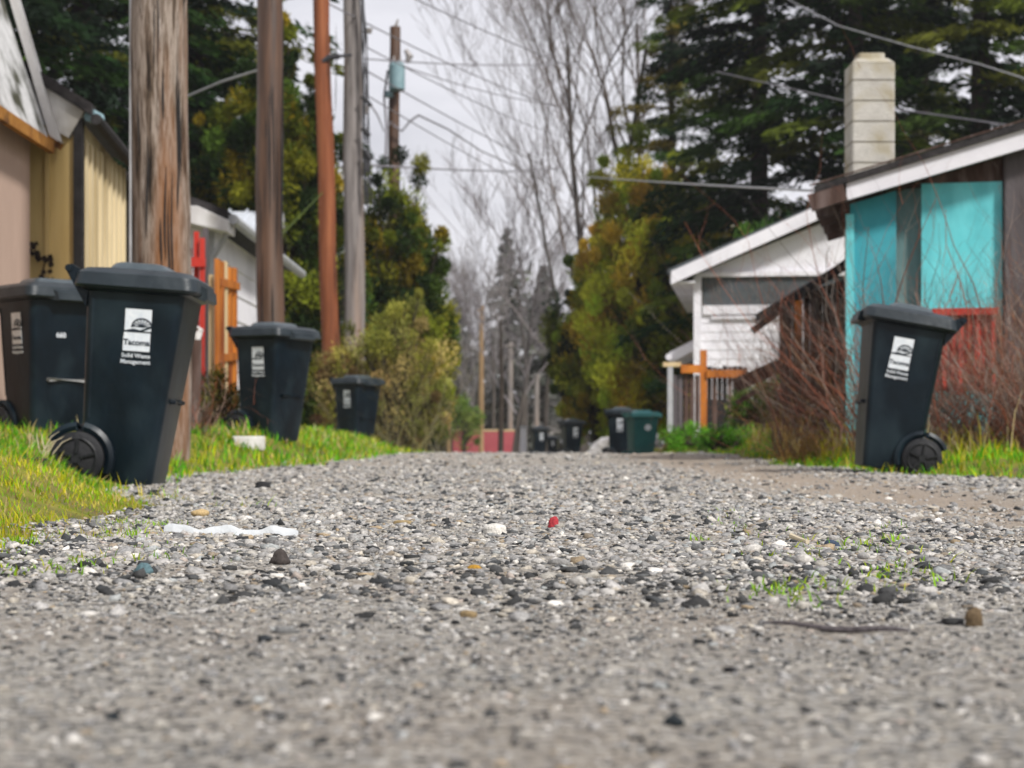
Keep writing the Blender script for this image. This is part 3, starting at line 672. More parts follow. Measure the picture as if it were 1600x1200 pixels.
m = MB(); m.prism([(xg-.45,ya-.40,ze+.16),(xg-.05,ya-.40,ze+.16),(xg+.30,ya-.40,ze+.0),(xg+.30,ya-.40,ze-.14),(xg-.05,ya-.40,ze-.06),(xg-.45,ya-.40,ze+.06)], (0,.5,0)); m.build('eave_return', 'dirty_white', t, world=True, bevel=.01)
m = MB(); m.tube([(xg+.34,ya-.3,ze+.02),(xg+.34,yb+.1,ze+.02)], .06, 8); m.tube([(xg+.30,ya-.2,ze-.02),(xg+.2,ya-.15,ze-.2),(xg+.08,ya-.12,ze-.4),(xg+.08,ya-.12,.3)], .035, 8); m.build('gutter', 'grey_trim', t, world=True)
m = MB(); m.prism([(xg-3.2,ya+.03,ze),(xg-.1,ya+.03,ze),(xg-1.7,ya+.03,ze+.7)], (0,.06,0)); m.build('gable', 'white_paint', t, world=True)
# house behind with pale metal roof
t = thing('metal_roofed_house', 'white house with a pale blue grey metal roof behind the left garage', 'house', (-5.5, 32, .2))
xh = -4.32
m = MB(); lap_siding(m, (xh,30.4), (xh,35), .1, 3.6, .25, (1,0)); lap_siding(m, (xh-3.6,30.4), (xh-.03,30.4), .1, 3.6, .25, (0,-1)); m.build('wall', 'white_paint', t, world=True)
m = MB(); m.prism([(xh-3.9,30.1,3.5),(xh-3.9,32.7,4.42),(xh-3.9,35.3,3.5),(xh-3.9,35.3,3.42),(xh-3.9,32.7,4.32),(xh-3.9,30.1,3.42)], (3.95,0,0))
for k in range(12): m.beam((xh-3.7+k*.32,30.1,3.53),(xh-3.7+k*.32,32.7,4.45),.03,.04)
m.build('roof', 'roof_metal', t, world=True)
m = MB(); m.prism([(xh+.06,30.05,3.36),(xh+.06,32.7,4.28),(xh+.06,35.3,3.36),(xh+.06,35.3,3.62),(xh+.06,32.7,4.52),(xh+.06,30.05,3.62)], (.05,0,0)); m.box((xh-1.9,30.06,3.42),(4,.05,.2)); m.build('fascia', 'white_paint', t, world=True)
m = MB(); m.prism([(xh-.02,30.4,3.4),(xh-.02,35,3.4),(xh-.02,32.7,4.26)], (.03,0,0)); m.build('gable', 'white_paint', t, world=True)

# red fence
t = thing('red_fence', 'bright red board fence between the thick pole and the white garage', 'fence', (-3.5, 17.3, .25))
for i, (px0,px1,py,d) in enumerate(((176,190,398,17.2),(192,205,395,17.25),(208,222,400,17.3),(224,240,400,17.35),(242,258,398,17.4),(260,276,396,17.45),(278,292,392,17.4),(294,300,388,17.42),(303,311,362,17.35),(312,320,372,17.3))):
    a = P(px0,py,d); b = P(px1,py,d); m = MB(); m.box(((a.x+b.x)/2,d,(a.z+.2)/2),(b.x-a.x,.03,a.z-.2)); m.build('board', 'red_paint', t, world=True, bevel=.004)
m = MB(); m.box((P(250,0,17.3).x,17.28,1.95),(.88,.05,.09)); m.build('rail', 'red_paint', t, world=True); m = MB(); m.box((P(250,0,17.3).x,17.28,.9),(.88,.05,.09)); m.build('rail', 'red_paint', t, world=True)
m = MB(); m.box((P(321,0,17.5).x,17.5,1.25),(.05,.09,2.1)); m.build('post', 'slate_board', t, world=True)
# orange fence
t = thing('orange_fence', 'tall orange brown board fence in front of the white left garage', 'fence', (-3.05, 18.9, .25))
for (px0,px1,py,d,mt) in ((326,333,430,18.6,'pale_wood'),(336,343,405,18.2,'orange_wood'),(343,350,409,18.45,'orange_wood'),(350,355,409,18.75,'pale_wood'),(356,362,418,19.1,'orange_wood'),(362,370,419,19.4,'orange_wood')):
    a = P(px0,py,d); b = P(px1,py,d); m = MB(); m.box(((a.x+b.x)/2,d,(a.z+.2)/2),(b.x-a.x-.004,.12,a.z-.2)); m.build('board', mt, t, world=True, bevel=.004)
a = P(338,440,18.3); b = P(368,448,19.5); m = MB(); m.beam(a+Vector((.03,0,0)), b+Vector((.03,0,0)), .04,.08); m.build('rail', 'orange_wood', t, world=True); m = MB(); a = P(338,560,18.3); b = P(368,556,19.5); m.beam(a+Vector((.03,0,0)), b+Vector((.03,0,0)), .04,.08); m.build('rail', 'orange_wood', t, world=True)
# dark stump post with plastic
v = P(303,660,15.5); t = thing('wrapped_post', 'short dark post with white plastic on top by the red fence', 'post', (v.x, 15.5, .22))
m = MB(); m.tube([(0,0,-.1),(-.01,0,.3),(.01,.0,.6),(.02,0,.98)], [.07,.065,.055,.05], 10); m.build('shaft', 'brown_wood', t, True)
m = MB(); m.loft([(.88,-.03,.06,.05,.02),(.93,-.05,.07,.05,.03),(.97,-.02,.08,.04,.015),(1.0,-.03,.03,.05,.012)],1); m.build('plastic_wrap', 'dirty_white', t)
# white block and dark board in the grass
v = P(388,690,15.2); t = MB(); t.M = Matrix.Translation((v.x,15.2,float(zg(v.x,15.2))+.09)) @ Matrix.Rotation(R(12),4,'Z'); t.box((0,0,-.035),(.27,.18,.12))
tag(t.build('white_block', 'dirty_white', None, bevel=.01), 'small white foam block lying in the grass beside a black bin', 'litter')
t = MB(); a = P(-30,706,8.6); b = P(58,727,8.0); t.beam((a.x,a.y,a.z),(b.x,b.y,b.z),.12,.055)
tag(t.build('plank', 'dark_board', None, bevel=.004), 'black plank lying in the grass at the left border', 'plank')
# pale dead stalks in front of the bin
t = MB(); rr = random.Random(5)
for k in range(9):
    b0 = P(68+rr.uniform(-8,10), 712, 8.6); b0.z = float(zg(b0.x,8.6)); L_ = rr.uniform(.09,.17); dx = rr.uniform(-.03,.07)
    t.tube([b0, b0+Vector((dx*.3,0,L_*.5)), b0+Vector((dx,0,L_*.85)), b0+Vector((dx*1.6+.01,0,L_))], [.0035,.003,.0025,.001], 5)
for k in range(5):
    b0 = P(46+rr.uniform(-4,6), 712, 8.6); b0.z = float(zg(b0.x,8.6)); L_ = rr.uniform(.08,.14)
    t.tube([b0, b0+Vector((rr.uniform(-.01,.02),0,L_))], [.003,.001], 5)
tag(t.build('dead_stalks', 'stalk_pale', None, True), 'pale dead weed stalks standing in the grass before the leftmost bin', 'plant')

# ------------------------------------------------------------------ right buildings
# turquoise shed, turned slightly so that its alley side is not seen
rz = R(-13); t = thing('turquoise_shed', 'turquoise shed with white barge board on the right', 'shed', (3.02, 16.0, .12), (0,0,rz))
S = 175.0
sl = math.tan(R(15.0)); ex = lambda x: 2.03+ .21 + sl*x        # underside of the rake above the base
W = 3.0
m = MB(); m.prism([(0,0,0),(.40,0,0),(.40,0,ex(.40)-.02),(0,0,ex(0)-.02)], (0,.08,0)); m.prism([(0,.08,0),(.03,.08,0),(.03,3.2,0),(0,3.2,0)], (0,0,ex(0)-.02)); m.build('wall', 'teal_dark', t)
m = MB(); m.prism([(.40,.10,0),(.62,.10,0),(.62,.10,ex(.62)-.02),(.40,.10,ex(.40)-.02)], (0,.06,0)); m.build('recessed_panel', 'grey_teal', t)
m = MB(); m.prism([(.62,-.01,0),(1.31,-.01,0),(1.31,-.01,2.38),(.62,-.01,2.38)], (0,.08,0)); m.build('front_panel', 'teal_paint', t)
m = MB(); m.box((-.0,-.02,1.05),(.07,.06,2.15)); m.build('corner_board', 'teal_paint', t)
m = MB(); m.prism([(.40,.005,2.38),(1.36,.005,2.38),(1.36,.005,ex(1.36)),(.40,.005,ex(.40))], (0,.05,0)); m.build('soffit_board', 'brown_wood', t)
m = MB(); m.box((1.62,-.06,1.35),(.60,.06,2.75)); m.build('weathered_board', 'slate_board', t, bevel=.02)
m = MB(); m.prism([(1.28,.02,0),(W,.02,0),(W,.02,ex(W)),(1.28,.02,ex(1.28))], (0,.06,0)); m.build('plank_wall', 'brown_wood', t)
m = MB(); m.prism([(-.02,-.28,ex(0)-.02),(W+.3,-.28,ex(W+.3)-.02),(W+.3,-.28,ex(W+.3)+.16),(-.02,-.28,ex(0)+.16)], (0,.045,0)); m.build('barge_board', 'white_paint', t)
m = MB(); m.prism([(-.30,-.32,ex(-.30)+.13),(W+.3,-.32,ex(W+.3)+.165),(W+.3,-.32,ex(W+.3)+.22),(-.30,-.32,ex(-.30)+.19)], (0,3.6,0)); rf = m.build('roof', 'dark_roof', t)
m = MB(); 
for k in range(5): m = MB(); m.beam((-.33,-.22+.62*k,ex(-.33)+.05),(.3,-.22+.62*k,ex(.3)+.05),.045,.12); m.build('rafter', 'brown_wood', t)
m = MB(); m.beam((-.34,-.29,ex(-.34)+.05),(-.03,-.29,ex(-.03)+.06),.05,.15); m.build('rafter_end', 'brown_wood', t)
m = MB(); m.beam((-.34,-.315,ex(-.34)+.205),(W+.3,-.315,ex(W+.3)+.235),.03,.012); m.build('drip_edge', 'brown_wood', rf)
# chimney
t = thing('block_chimney', 'pale concrete block chimney rising behind the turquoise shed', 'chimney', (3.57, 17.9, .12))
m = MB(); hw = .212
z = 0; k = 0
ztop = P(0,104,17.9).z-.12
while z < ztop-.05:
    h_ = min(.198, ztop-z)
    m.loft([(z+.006,-hw,hw,hw,.018),(z+h_-.004,-hw,hw,hw,.018)],2); z += .204; k += 1
m.build('block_course', 'block_concrete', t)
m = MB(); m.box((0,0,ztop/2-.02),(hw*2-.02,hw*2-.02,ztop)); m.build('mortar', 'mortar', t)
m = MB(); m.loft([(ztop-.0,-hw,hw,hw,.02),(ztop+.05,-.16,.16,.16,.03),(ztop+.055,-.135,.135,.135,.03),(ztop+.11,-.13,.13,.13,.03)],3); m.build('crown_cap', 'block_concrete', t, True)
# red tarp hanging over a rail on the shed front
t = thing('red_tarp', 'faded red tarp hanging against the turquoise shed behind the leaning bin', 'tarp', (3.9, 15.55, .12), (0,0,rz))
nx_, nz_ = 40, 14; V = []
for j in range(nz_+1):
    for i in range(nx_+1):
        u = i/nx_; v_ = j/nz_
        V.append((-.22+.50*u, -.06-.03*math.sin(u*21)*(.3+v_)-.02*math.sin(u*47+v_*2), 1.22-.70*v_+.02*math.sin(u*13)*v_))
n_ = nx_+1; m = MB(); m.add(V, [(j*n_+i, j*n_+i+1, (j+1)*n_+i+1, (j+1)*n_+i) for j in range(nz_) for i in range(nx_)])
o = m.build('cloth', 'tarp_red', t, True); sm = o.modifiers.new('Solidify','SOLIDIFY'); sm.thickness = .006
m = MB(); m.box((.03,-.08,1.22),(.56,.10,.06)); m.build('rail', 'red_paint', t)
m = MB(); 
for x_ in (-.24,.30): m = MB(); m.box((x_,-.03,.60),(.05,.05,1.2)); m.build('post', 'brown_wood', t)
# teal slats at the foot
t = thing('turquoise_crate', 'low turquoise slatted crate at the foot of the shed', 'crate', (4.03, 15.3, .16), (0,0,rz))
for x_ in (-.24,-.12,0,.12,.24): m = MB(); m.box((x_,-.1,.13),(.095,.02,.24)); m.build('slat', 'teal_paint', t)
m = MB(); m.box((0,-.07,.21),(.58,.02,.05)); m.box((0,.16,.13),(.58,.02,.24)); m.box((-.28,.04,.13),(.02,.24,.24)); m.box((.28,.04,.13),(.02,.24,.24)); m.build('frame', 'teal_dark', t)
m = MB(); m.loft([(.26,-.22,-.02,.10,.04),(.32,-.20,-.04,.08,.04)],3); m.loft([(.26,.06,.26,.10,.04),(.33,.09,.22,.07,.04)],3); m.build('folded_sheet', 'teal_paint', t, True)

# white gabled garage
rz2 = R(-8); d0 = 28.0; v = P(1087,0,d0); t = thing('white_garage', 'white gabled garage with a grey band beyond the turquoise shed', 'garage', (v.x, d0, .25), (0,0,rz2))
def gz(py): return P(0,py,d0).z-.25
Wg = 6.4; sl = .43; e0 = gz(437)
m = MB(); lap_siding(m, (0,0), (Wg,0), 0, gz(492), .14, (0,-1), .012); lap_siding(m, (0,6), (0,.03), 0, e0, .16, (-1,0), .015); m.build('wall', 'white_paint', t)
m = MB(); m.box((Wg/2+.05,-.02,gz(485)),(Wg-.12,.07,.14)); m.box((0.03,-.03,(gz(432))/2),(.12,.08,gz(432))); m.box((Wg/2,-.04,gz(430)),(Wg,.08,.07)); m.box((Wg/2+.1,-.045,gz(497)),(Wg-.3,.02,.05)); m.build('trim', 'white_paint', t)
m = MB(); m.box((Wg/2+.05,.01,(gz(433)+gz(478))/2),(Wg-.12,.05,gz(433)-gz(478)-.004)); m.build('grey_band', 'grey_siding', t)
m = MB(); m.prism([(0.02,.0,gz(428)),(Wg,.0,gz(428)),(Wg/2,.0,gz(428)+sl*Wg/2-.12)], (0,.06,0))
m.build('gable', 'white_paint', t)
m = MB(); m.prism([(-.36,-.40,e0-.10),(Wg/2,-.40,e0+sl*(Wg/2+.36)-.10),(Wg+.36,-.40,e0-.10),(Wg+.36,-.40,e0+.10),(Wg/2,-.40,e0+sl*(Wg/2+.36)+.12),(-.36,-.40,e0+.10)], (0,.05,0)); m.build('barge_board', 'white_paint', t)
m = MB(); m.prism([(-.42,-.34,e0+.06),(Wg/2,-.34,e0+sl*(Wg/2+.36)+.06),(Wg+.42,-.34,e0+.06),(Wg+.42,-.34,e0+.135),(Wg/2,-.34,e0+sl*(Wg/2+.36)+.14),(-.42,-.34,e0+.135)], (0,6.6,0)); m.build('roof', 'grey_siding', t)
m = MB(); m.box((-.17,2.9,e0-.06),(.34,6.4,.03)); m.box((-.36,2.9,e0+.0),(.05,6.4,.16)); m.build('soffit', 'white_paint', t)
m = MB(); m.prism([(-.02,.3,gz(528)),(-.42,.3,gz(548)),(-.42,.3,gz(562)),(-.36,.3,gz(562)),(-.02,.3,gz(545))], (0,2.5,0)); m.tube([(-.43,.25,gz(556)),(-.43,2.8,gz(556))],.055,8); m.build('side_awning', 'white_paint', t)
m = MB(); m.box((.50,-.05,.35),(.8,.03,.55)); m.build('dark_panel', 'dark_board', t)  # solid dark panel set low on the front wall
# timber fence before it
t = thing('timber_fence', 'orange brown timber fence with dark boards before the white gabled garage', 'fence', (2.6, 24, .4))
d = 24.0
def bx(m, px0, py0, px1, py1, d, th): 
    a = P(px0,py0,d); b = P(px1,py1,d); m.box(((a.x+b.x)/2,d,(a.z+b.z)/2),(abs(b.x-a.x),th,abs(a.z-b.z)))
m = MB(); bx(m,1094,547,1104,672,d,.09); m.build('post', 'orange_wood', t, world=True)
m = MB(); bx(m,1043,568,1051,676,d,.08); m.build('post', 'grey_trim', t, world=True)
m = MB(); bx(m,1064,570,1094,583,d-.06,.05); bx(m,1104,578,1166,590,d-.06,.05); m.build('rail', 'orange_wood', t, world=True)
m = MB(); bx(m,1036,566,1064,573,d-.02,.05); m.build('cap_rail', 'pale_wood', t, world=True)
for px in (1052,1060,1069,1078,1086): m = MB(); bx(m,px,586,px+6.5,672,d,.03); m.build('picket', 'slate_board' if px<1065 else 'brown_wood', t, world=True)
for px in range(1105,1168,8): m = MB(); bx(m,px,572+random.uniform(-4,4),px+6.8,676,d+.02,.03); m.build('picket', 'dark_board' if px%3 else 'brown_wood', t, world=True)
# collapsed lean-to overgrown by brambles
t = thing('collapsed_lean_to', 'collapsed brown lean-to with slanting roof boards next to the turquoise shed', 'shed', (3.2, 19, .2))
m = MB(); m.beam(P(1176,517,18.6),P(1338,398,18.6),.10,.07); m.prism([P(1205,478,18.7),P(1340,396,18.7),P(1340,412,18.7),P(1205,492,18.7)], (0,1.2,0)); m.build('roof_board', 'dark_board', t, world=True)
m = MB(); m.beam(P(1148,602,18.4),P(1232,566,18.4),.09,.14); m.build('fallen_beam', 'brown_wood', t, world=True); m = MB(); m.beam(P(1150,630,19),P(1180,612,19),.06,.05); m.build('fallen_beam', 'brown_wood', t, world=True)
m = MB(); bx(m,1243,470,1253,680,18.5,.06); m.build('post', 'orange_wood', t, world=True)
for px in (1218,1228,1238,1256,1266,1276,1286,1296,1306,1316): m = MB(); bx(m,px,470-(px-1218)*.35,px+(11.5 if px%4 else 9),690,18.9+.03*(px%3),.03); m.build('wall_board', ('brown_wood','slate_board')[px%3==0], t, world=True)
# sloping stick against the far right verge, near the green bin
t = MB(); t.beam(P(1028,712,33),P(1062,668,31),.05,.05); tag(t.build('timber_offcut', 'pale_wood', None), 'pale timber offcut leaning on the verge beside the green bin', 'timber')

# ------------------------------------------------------------------ foliage
def cards(cen, direc, ln, wd):
    """diamond leaves, cen/direc (n,3)"""
    n = len(cen); dd = direc/np.linalg.norm(direc,axis=1,keepdims=True)
    r = rng.normal(0,1,(n,3)); s = np.cross(dd, r); s /= np.linalg.norm(s,axis=1,keepdims=True)+1e-9
    a = dd*ln[:,None]; b = s*wd[:,None]*.5
    V = np.stack([cen-a*.5, cen-a*.05+b, cen+a*.5, cen-a*.05-b],1).reshape(-1,3)
    return V, np.arange(n*4).reshape(-1,4)
def conifer(name, label, cat, x, y, H, Rb, pal, nb=230, z0=.05, droop=.35, card=.16, per=60, power=.85, trunk_r=.16, group=None, seed=1, gap=0):
    g = np.random.default_rng(seed); zb = zgr(x, y)
    t = thing(name, label, cat, (x,y,zb), group=group)
    MB().tube([(0,0,-.3),(.03,0,H*.5),(0,0,H*.98)], [trunk_r*1.2,trunk_r*.7,.02], 10).build('trunk', 'bark', t, True)
    cen=[];dr=[];col=[]; pal = np.array(pal); limb = MB()
    for i in range(nb):
        k = (i+g.random())/nb; h = H*(z0+(1-z0)*k)
        L_ = Rb*(1-k)**power*g.uniform(.6,1.12)+.12
        if gap and g.random() < gap: continue
        az = g.uniform(0,6.283); u = np.array([math.cos(az), math.sin(az), 0])
        n = max(8,int(per*1.7*(.25+L_/Rb)))
        tt = g.random(n)**.7
        sp = (.10+.16*L_*(1-tt*.6))
        side = np.cross(u,[0,0,1])
        c = u[None]*(tt*L_)[:,None] + side[None]*(g.normal(0,1,n)*sp*.6)[:,None]
        zz = h + (.18*L_*tt - droop*L_*tt**1.8) + g.normal(0,.05,n) - np.abs(g.normal(0,.10,n))
        c[:,2] = zz; cen.append(c)
        dv = u[None]*g.uniform(.3,1,(n,1)) + side[None]*g.normal(0,.7,(n,1)); dv = dv+np.array([0,0,-1])*g.uniform(0,.7,(n,1)); dr.append(dv)
        base = pal[g.integers(0,len(pal))]*g.uniform(.65,1.3); col.append(base[None]*g.uniform(.65,1.35,(n,1)))
        if i % 2 == 0:
            limb.tube([(0,0,h),tuple(u*L_*.5+np.array([0,0,h+.02*L_])),tuple(u*L_*.9+np.array([0,0,h+(.16-droop*.8)*L_]))],[.035,.02,.006],4,False)
    limb.build('limbs', 'bark', t)
    cen=np.concatenate(cen);dr=np.concatenate(dr);col=np.concatenate(col); n=len(cen)
    V,Fc = cards(cen,dr,card*rng.uniform(.6,1.5,n),card*.26*rng.uniform(.6,1.4,n))
    npmesh('crown', V, Fc, 'foliage', np.repeat(col,4,0), t); return t
def bushy(name, label, cat, x, y, H, Rx, pal, zlow=.1, nclump=60, per=130, card=.10, trunk_r=.08, group=None, seed=1, shape='egg', clump_r=.32, Ry=None, up=.3, lean=0, bare=False):
    g = np.random.default_rng(seed); zb = zgr(x,y)
    t = thing(name, label, cat, (x,y,zb), group=group); Ry = Ry or Rx
    pal = np.array(pal)*1.35; cen=[];dr=[];col=[]; limb = MB()
    for i in range(nclump):
        while True:
            a = g.uniform(-1,1,3)
            if (a**2).sum() < 1 and (a**2).sum() > .12: break
        k = (a[2]+1)/2
        prof = {'egg': 1.0, 'cone': (1-k)**.75*1.15+.12, 'vase': .55+.6*k}[shape]
        out = i % 7 == 0
        if out: a = a/np.linalg.norm(a)*g.uniform(1.02,1.22); k = min(1.12,(a[2]+1)/2); prof = prof if shape != 'cone' else max(.15,prof)
        c = np.array([a[0]*Rx*prof+lean*k, a[1]*Ry*prof, max(.1,zlow+(H-zlow)*k)])
        r_ = clump_r*g.uniform(.5,1.4)*(.55 if out else 1)*(1 if shape!='cone' else (.55+.6*(1-k)))
        n = int(per*1.5*g.uniform(.6,1.4)); v = g.normal(0,1,(n,3)); v /= np.linalg.norm(v,axis=1,keepdims=True)
        rad = r_*g.random((n,1))**.45; p = c[None]+v*rad*np.array([1,1,1.15]); cen.append(p)
        dr.append(v*.6+g.normal(0,.5,(n,3))+np.array([0,0,up]))
        base = pal[g.integers(0,len(pal))]*g.uniform(.5,1.55); col.append(base[None]*g.uniform(.6,1.4,(n,1)))
        lb = Vector((c[0]*.15,c[1]*.15,max(.1,c[2]*.4))); limb.tube([(0,0,.04),lb,Vector(c)],[trunk_r*.45,trunk_r*.28,.008],5,False)
    limb.build('limbs', 'bark', t)
    MB().tube([(0,0,-.2),(lean*.2,0,H*.35),(lean*.6,0,H*.75)], [trunk_r,trunk_r*.7,.02], 9).build('trunk', 'bark', t, True)
    cen=np.concatenate(cen);dr=np.concatenate(dr);col=np.concatenate(col)
    k = cen[:,2] > .02; cen=cen[k];dr=dr[k];col=col[k]; n=len(cen)
    V,Fc = cards(cen,dr,card*rng.uniform(.6,1.6,n),card*.30*rng.uniform(.6,1.4,n))
    npmesh('crown', V, Fc, 'foliage', np.repeat(col,4,0), t); return t
def bare_tree(name, label, x, y, H, spread, mat_col, seed=1, r0=.14, depth=5, stems=1, group=None, zstart=.25, twig=.012, fork=3):
    g = random.Random(seed); zb = zgr(x,y); t = thing(name, label, 'tree', (x,y,zb), group=group)
    tr = MB(); segs=[]
    def grow(p, d, L_, r_, lv):
        pts=[p]; q=p.copy(); dd=d.copy(); n=4
        for i in range(n):
            dd = (dd+Vector((g.gauss(0,.10),g.gauss(0,.10),g.gauss(.05,.05)))).normalized(); q = q+dd*L_/n; pts.append(q.copy())
        rs=[r_*(1-.5*i/n) for i in range(n+1)]
        if lv == 0: tr.tube(pts, rs, 9, False)
        else: segs.append((pts,rs))
        if lv >= depth: return
        nb = fork+(1 if g.random()<.5 else 0) + (5 if lv==0 else 0)
        for i in range(nb):
            k = g.uniform(zstart if lv==0 else .2,1); idx=min(n-1,int(k*n)); bp=pts[idx].lerp(pts[idx+1],k*n-idx)
            az=g.uniform(0,6.283); o=Vector((math.cos(az),math.sin(az),0))
            nd=(dd*.9+o*spread*g.uniform(.5,1.2)+Vector((0,0,.25))).normalized()
            grow(bp, nd, L_*g.uniform(.42,.66)*(1-.25*k if lv==0 else 1), max(twig,rs[idx]*.5), lv+1)
        if lv: grow(pts[-1], dd, L_*.6, max(twig,rs[-1]*.8), lv+1)
    for s_ in range(stems):
        a=g.uniform(0,6.28); d=Vector((.10*math.cos(a)*(stems>1)+g.gauss(0,.02),.1*math.sin(a),1)).normalized()
        grow(Vector((.25*s_*math.cos(a),.2*math.sin(a),-.2)), d, H*g.uniform(.72,.85), r0, 0)
    V=[];Fc=[];n=0
    for pts,rs in segs:
        for i in range(len(pts)-1):
            d=(pts[i+1]-pts[i]); a=d.cross(Vector((.3,.5,.8))).normalized(); b=d.cross(a).normalized()
            for pp,rr_ in ((pts[i],rs[i]),(pts[i+1],rs[i+1])):
                for k in range(3):
                    th=k*2.094; V.append(pp+(a*math.cos(th)+b*math.sin(th))*rr_)
            Fc += [(n,n+1,n+4,n+3),(n+1,n+2,n+5,n+4),(n+2,n,n+3,n+5)]; n+=6
    tr.build('trunk', 'bark_grey', t, True)
    V=np.array([tuple(v) for v in V]); cols=np.repeat(np.array([mat_col])*rng.uniform(.7,1.3,(len(V)//6,1)),6,0)
    npmesh('branches', V, np.array(Fc), 'twigs', cols, t); return t
DARK=[(.012,.035,.008),(.025,.06,.010),(.045,.08,.012),(.008,.018,.008),(.10,.11,.012)]
OLV=[(.14,.14,.010),(.09,.11,.008),(.04,.07,.008),(.20,.15,.010),(.012,.025,.005),(.012,.025,.005),(.11,.13,.010)]
OLVG=[(.34,.38,.03),(.44,.40,.04),(.24,.32,.03),(.44,.32,.04),(.16,.22,.02),(.44,.28,.04),(.38,.40,.04)]
FIR=[(.014,.040,.010),(.035,.075,.010),(.09,.12,.012),(.010,.02,.010),(.14,.11,.014)]
GREYG=[(.14,.15,.13),(.18,.18,.17),(.11,.12,.10),(.20,.19,.18)]  # far conifers: haze painted into the leaf colours
# left background
for i,(px,d,H,Rb,lb) in enumerate(((130,38,22,4.6,'huge dark conifer behind the beige shed'),(-40,36,20,4.4,'dark conifer partly outside the left border behind the taupe building'),(300,40,22,4.4,'tall dark conifer behind the thick grey pole'))):
    conifer('conifer', lb, 'tree', (px-800)/F*d, d, H, Rb, DARK, nb=430, per=110, card=.26, z0=.03, power=.55, trunk_r=.3, group='dark conifers on the left', seed=20+i)
bushy('cedar', 'olive green cedar mass between the dark brown and orange brown poles', 'tree', (425-800)/F*34, 34, 8.0, 1.55, OLV, zlow=0, nclump=330, per=170, card=.15, seed=31, shape='cone', clump_r=.42, group='olive cedars')
bushy('cedar', 'olive green cedar seen between thick grey pole and dark brown pole', 'tree', (345-800)/F*36.5, 36.5, 7.2, 1.7, OLV, zlow=0, nclump=300, per=170, card=.15, seed=32, shape='cone', clump_r=.45, group='olive cedars')
bushy('cedar', 'narrow dark cedar directly behind the orange brown pole', 'tree', (492-800)/F*37.5, 37.5, 7.6, 1.15, OLV+DARK[:3], zlow=0, nclump=220, per=160, card=.14, seed=33, shape='cone', clump_r=.38, group='olive cedars')
bushy('cedar', 'olive gold cedar with a ragged flat top below the transformer', 'tree', (618-800)/F*39, 39, 6.1, 1.02, OLV, zlow=0, nclump=230, per=170, card=.13, seed=34, shape='egg', clump_r=.30, group='olive cedars')
bushy('cedar', 'lower cedar on the right flank of the ragged cedar', 'tree', (660-800)/F*41, 41, 4.2, .75, OLV, zlow=0, nclump=120, per=150, card=.13, seed=36, shape='egg', clump_r=.28, group='olive cedars')
BR=[(.26,.23,.05),(.18,.18,.03),(.28,.22,.08),(.10,.11,.02),(.19,.13,.05),(.27,.28,.07)]
bushy('shrub', 'tangled olive brown shrub behind the small bin on the left', 'shrub', (622-800)/F*30.4, 30.4, 2.55, .82, BR, zlow=.05, nclump=120, per=110, card=.075, seed=41, shape='egg', clump_r=.24, up=.8, group='roadside shrubs')
bushy('shrub', 'low brown shrub at the foot of the orange brown pole', 'shrub', (535-800)/F*30.2, 30.2, 1.7, .42, BR[:5]+[(.12,.06,.03)], zlow=.05, nclump=50, per=100, card=.07, seed=42, shape='egg', clump_r=.2, up=.8, group='roadside shrubs')
bushy('shrub', 'low leafy shrub under the orange fence', 'shrub', (345-800)/F*17.3, 17.3, .55, .32, [(.05,.06,.01),(.10,.08,.03),(.12,.12,.02)], zlow=.05, nclump=30, per=80, card=.045, seed=43, clump_r=.12, group='roadside shrubs')
# twig haze over the shrub
def twigs(name, label, cat, x, y, zb, wx, wy, h, n, r_, cols, curve=.4, seed=1, group=None, updir=1.0, seg=7, cross=.4):
    g=np.random.default_rng(seed); V=[];Fc=[];CC=[]
    def cane(p,d,L_,r0,c,lv):
        m_=seg if lv==0 else 4; d=d/np.linalg.norm(d); k0=len(V); sag=abs(g.normal(0,curve))*(1 if lv==0 else .4); q=p.copy(); kids_=[]
        for s in range(m_+1):
            u=s/m_; rr_=r0*(1-.75*u)
            for k in range(3): V.append(q+np.array([math.cos(k*2.094)*rr_,math.sin(k*2.094)*rr_,rr_*.3*math.sin(k*3)])); CC.append(c)
            if s:
                b=k0+(s-1)*3
                for k in range(3): Fc.append((b+k,b+(k+1)%3,b+3+(k+1)%3,b+3+k))
                if lv<2 and g.random()<(.55 if lv==0 else .35): kids_.append((q.copy(),d.copy(),rr_))
            d=d+g.normal(0,.17,3)+np.array([0,0,-.22*sag]); d/=np.linalg.norm(d); q=q+d*L_/m_; q[2]=max(q[2],.01)
        for (a,dd,rr_) in kids_: cane(a,dd+g.normal(0,.75,3),L_*g.uniform(.2,.5),max(rr_*.6,r_*.25),c*g.uniform(.8,1.2),lv+1)
    for i in range(n):
        p=np.array([g.uniform(-wx,wx),g.uniform(-wy,wy),0.]); d=np.array([g.normal(0,cross),g.normal(0,cross*.6),updir*g.uniform(.5,1)])
        cane(p,d,h*g.uniform(.35,1.1),r_*g.uniform(.5,1.4),np.array(cols[g.integers(0,len(cols))])*g.uniform(.7,1.3),0)
    t=thing(name,label,cat,(x,y,zb),group=group)
    npmesh('canes',np.array(V),np.array(Fc),'twigs',np.array(CC),t); return t
RB=[(.28,.10,.06),(.22,.09,.06),(.34,.22,.17),(.13,.07,.055),(.40,.30,.24),(.28,.14,.06),(.30,.26,.23)]
GB=[(.12,.10,.085),(.18,.14,.11),(.10,.07,.06)]
def bramble(lb, px, d, wx, wy, h, n, seed, cols=RB, r_=.006, **k):
    x=(px-800)/F*d; return twigs('bramble', lb, 'bramble', x, d, zgr(x,d)-.02, wx, wy, h, n, r_, cols, seed=seed, group='bare brambles', **k)
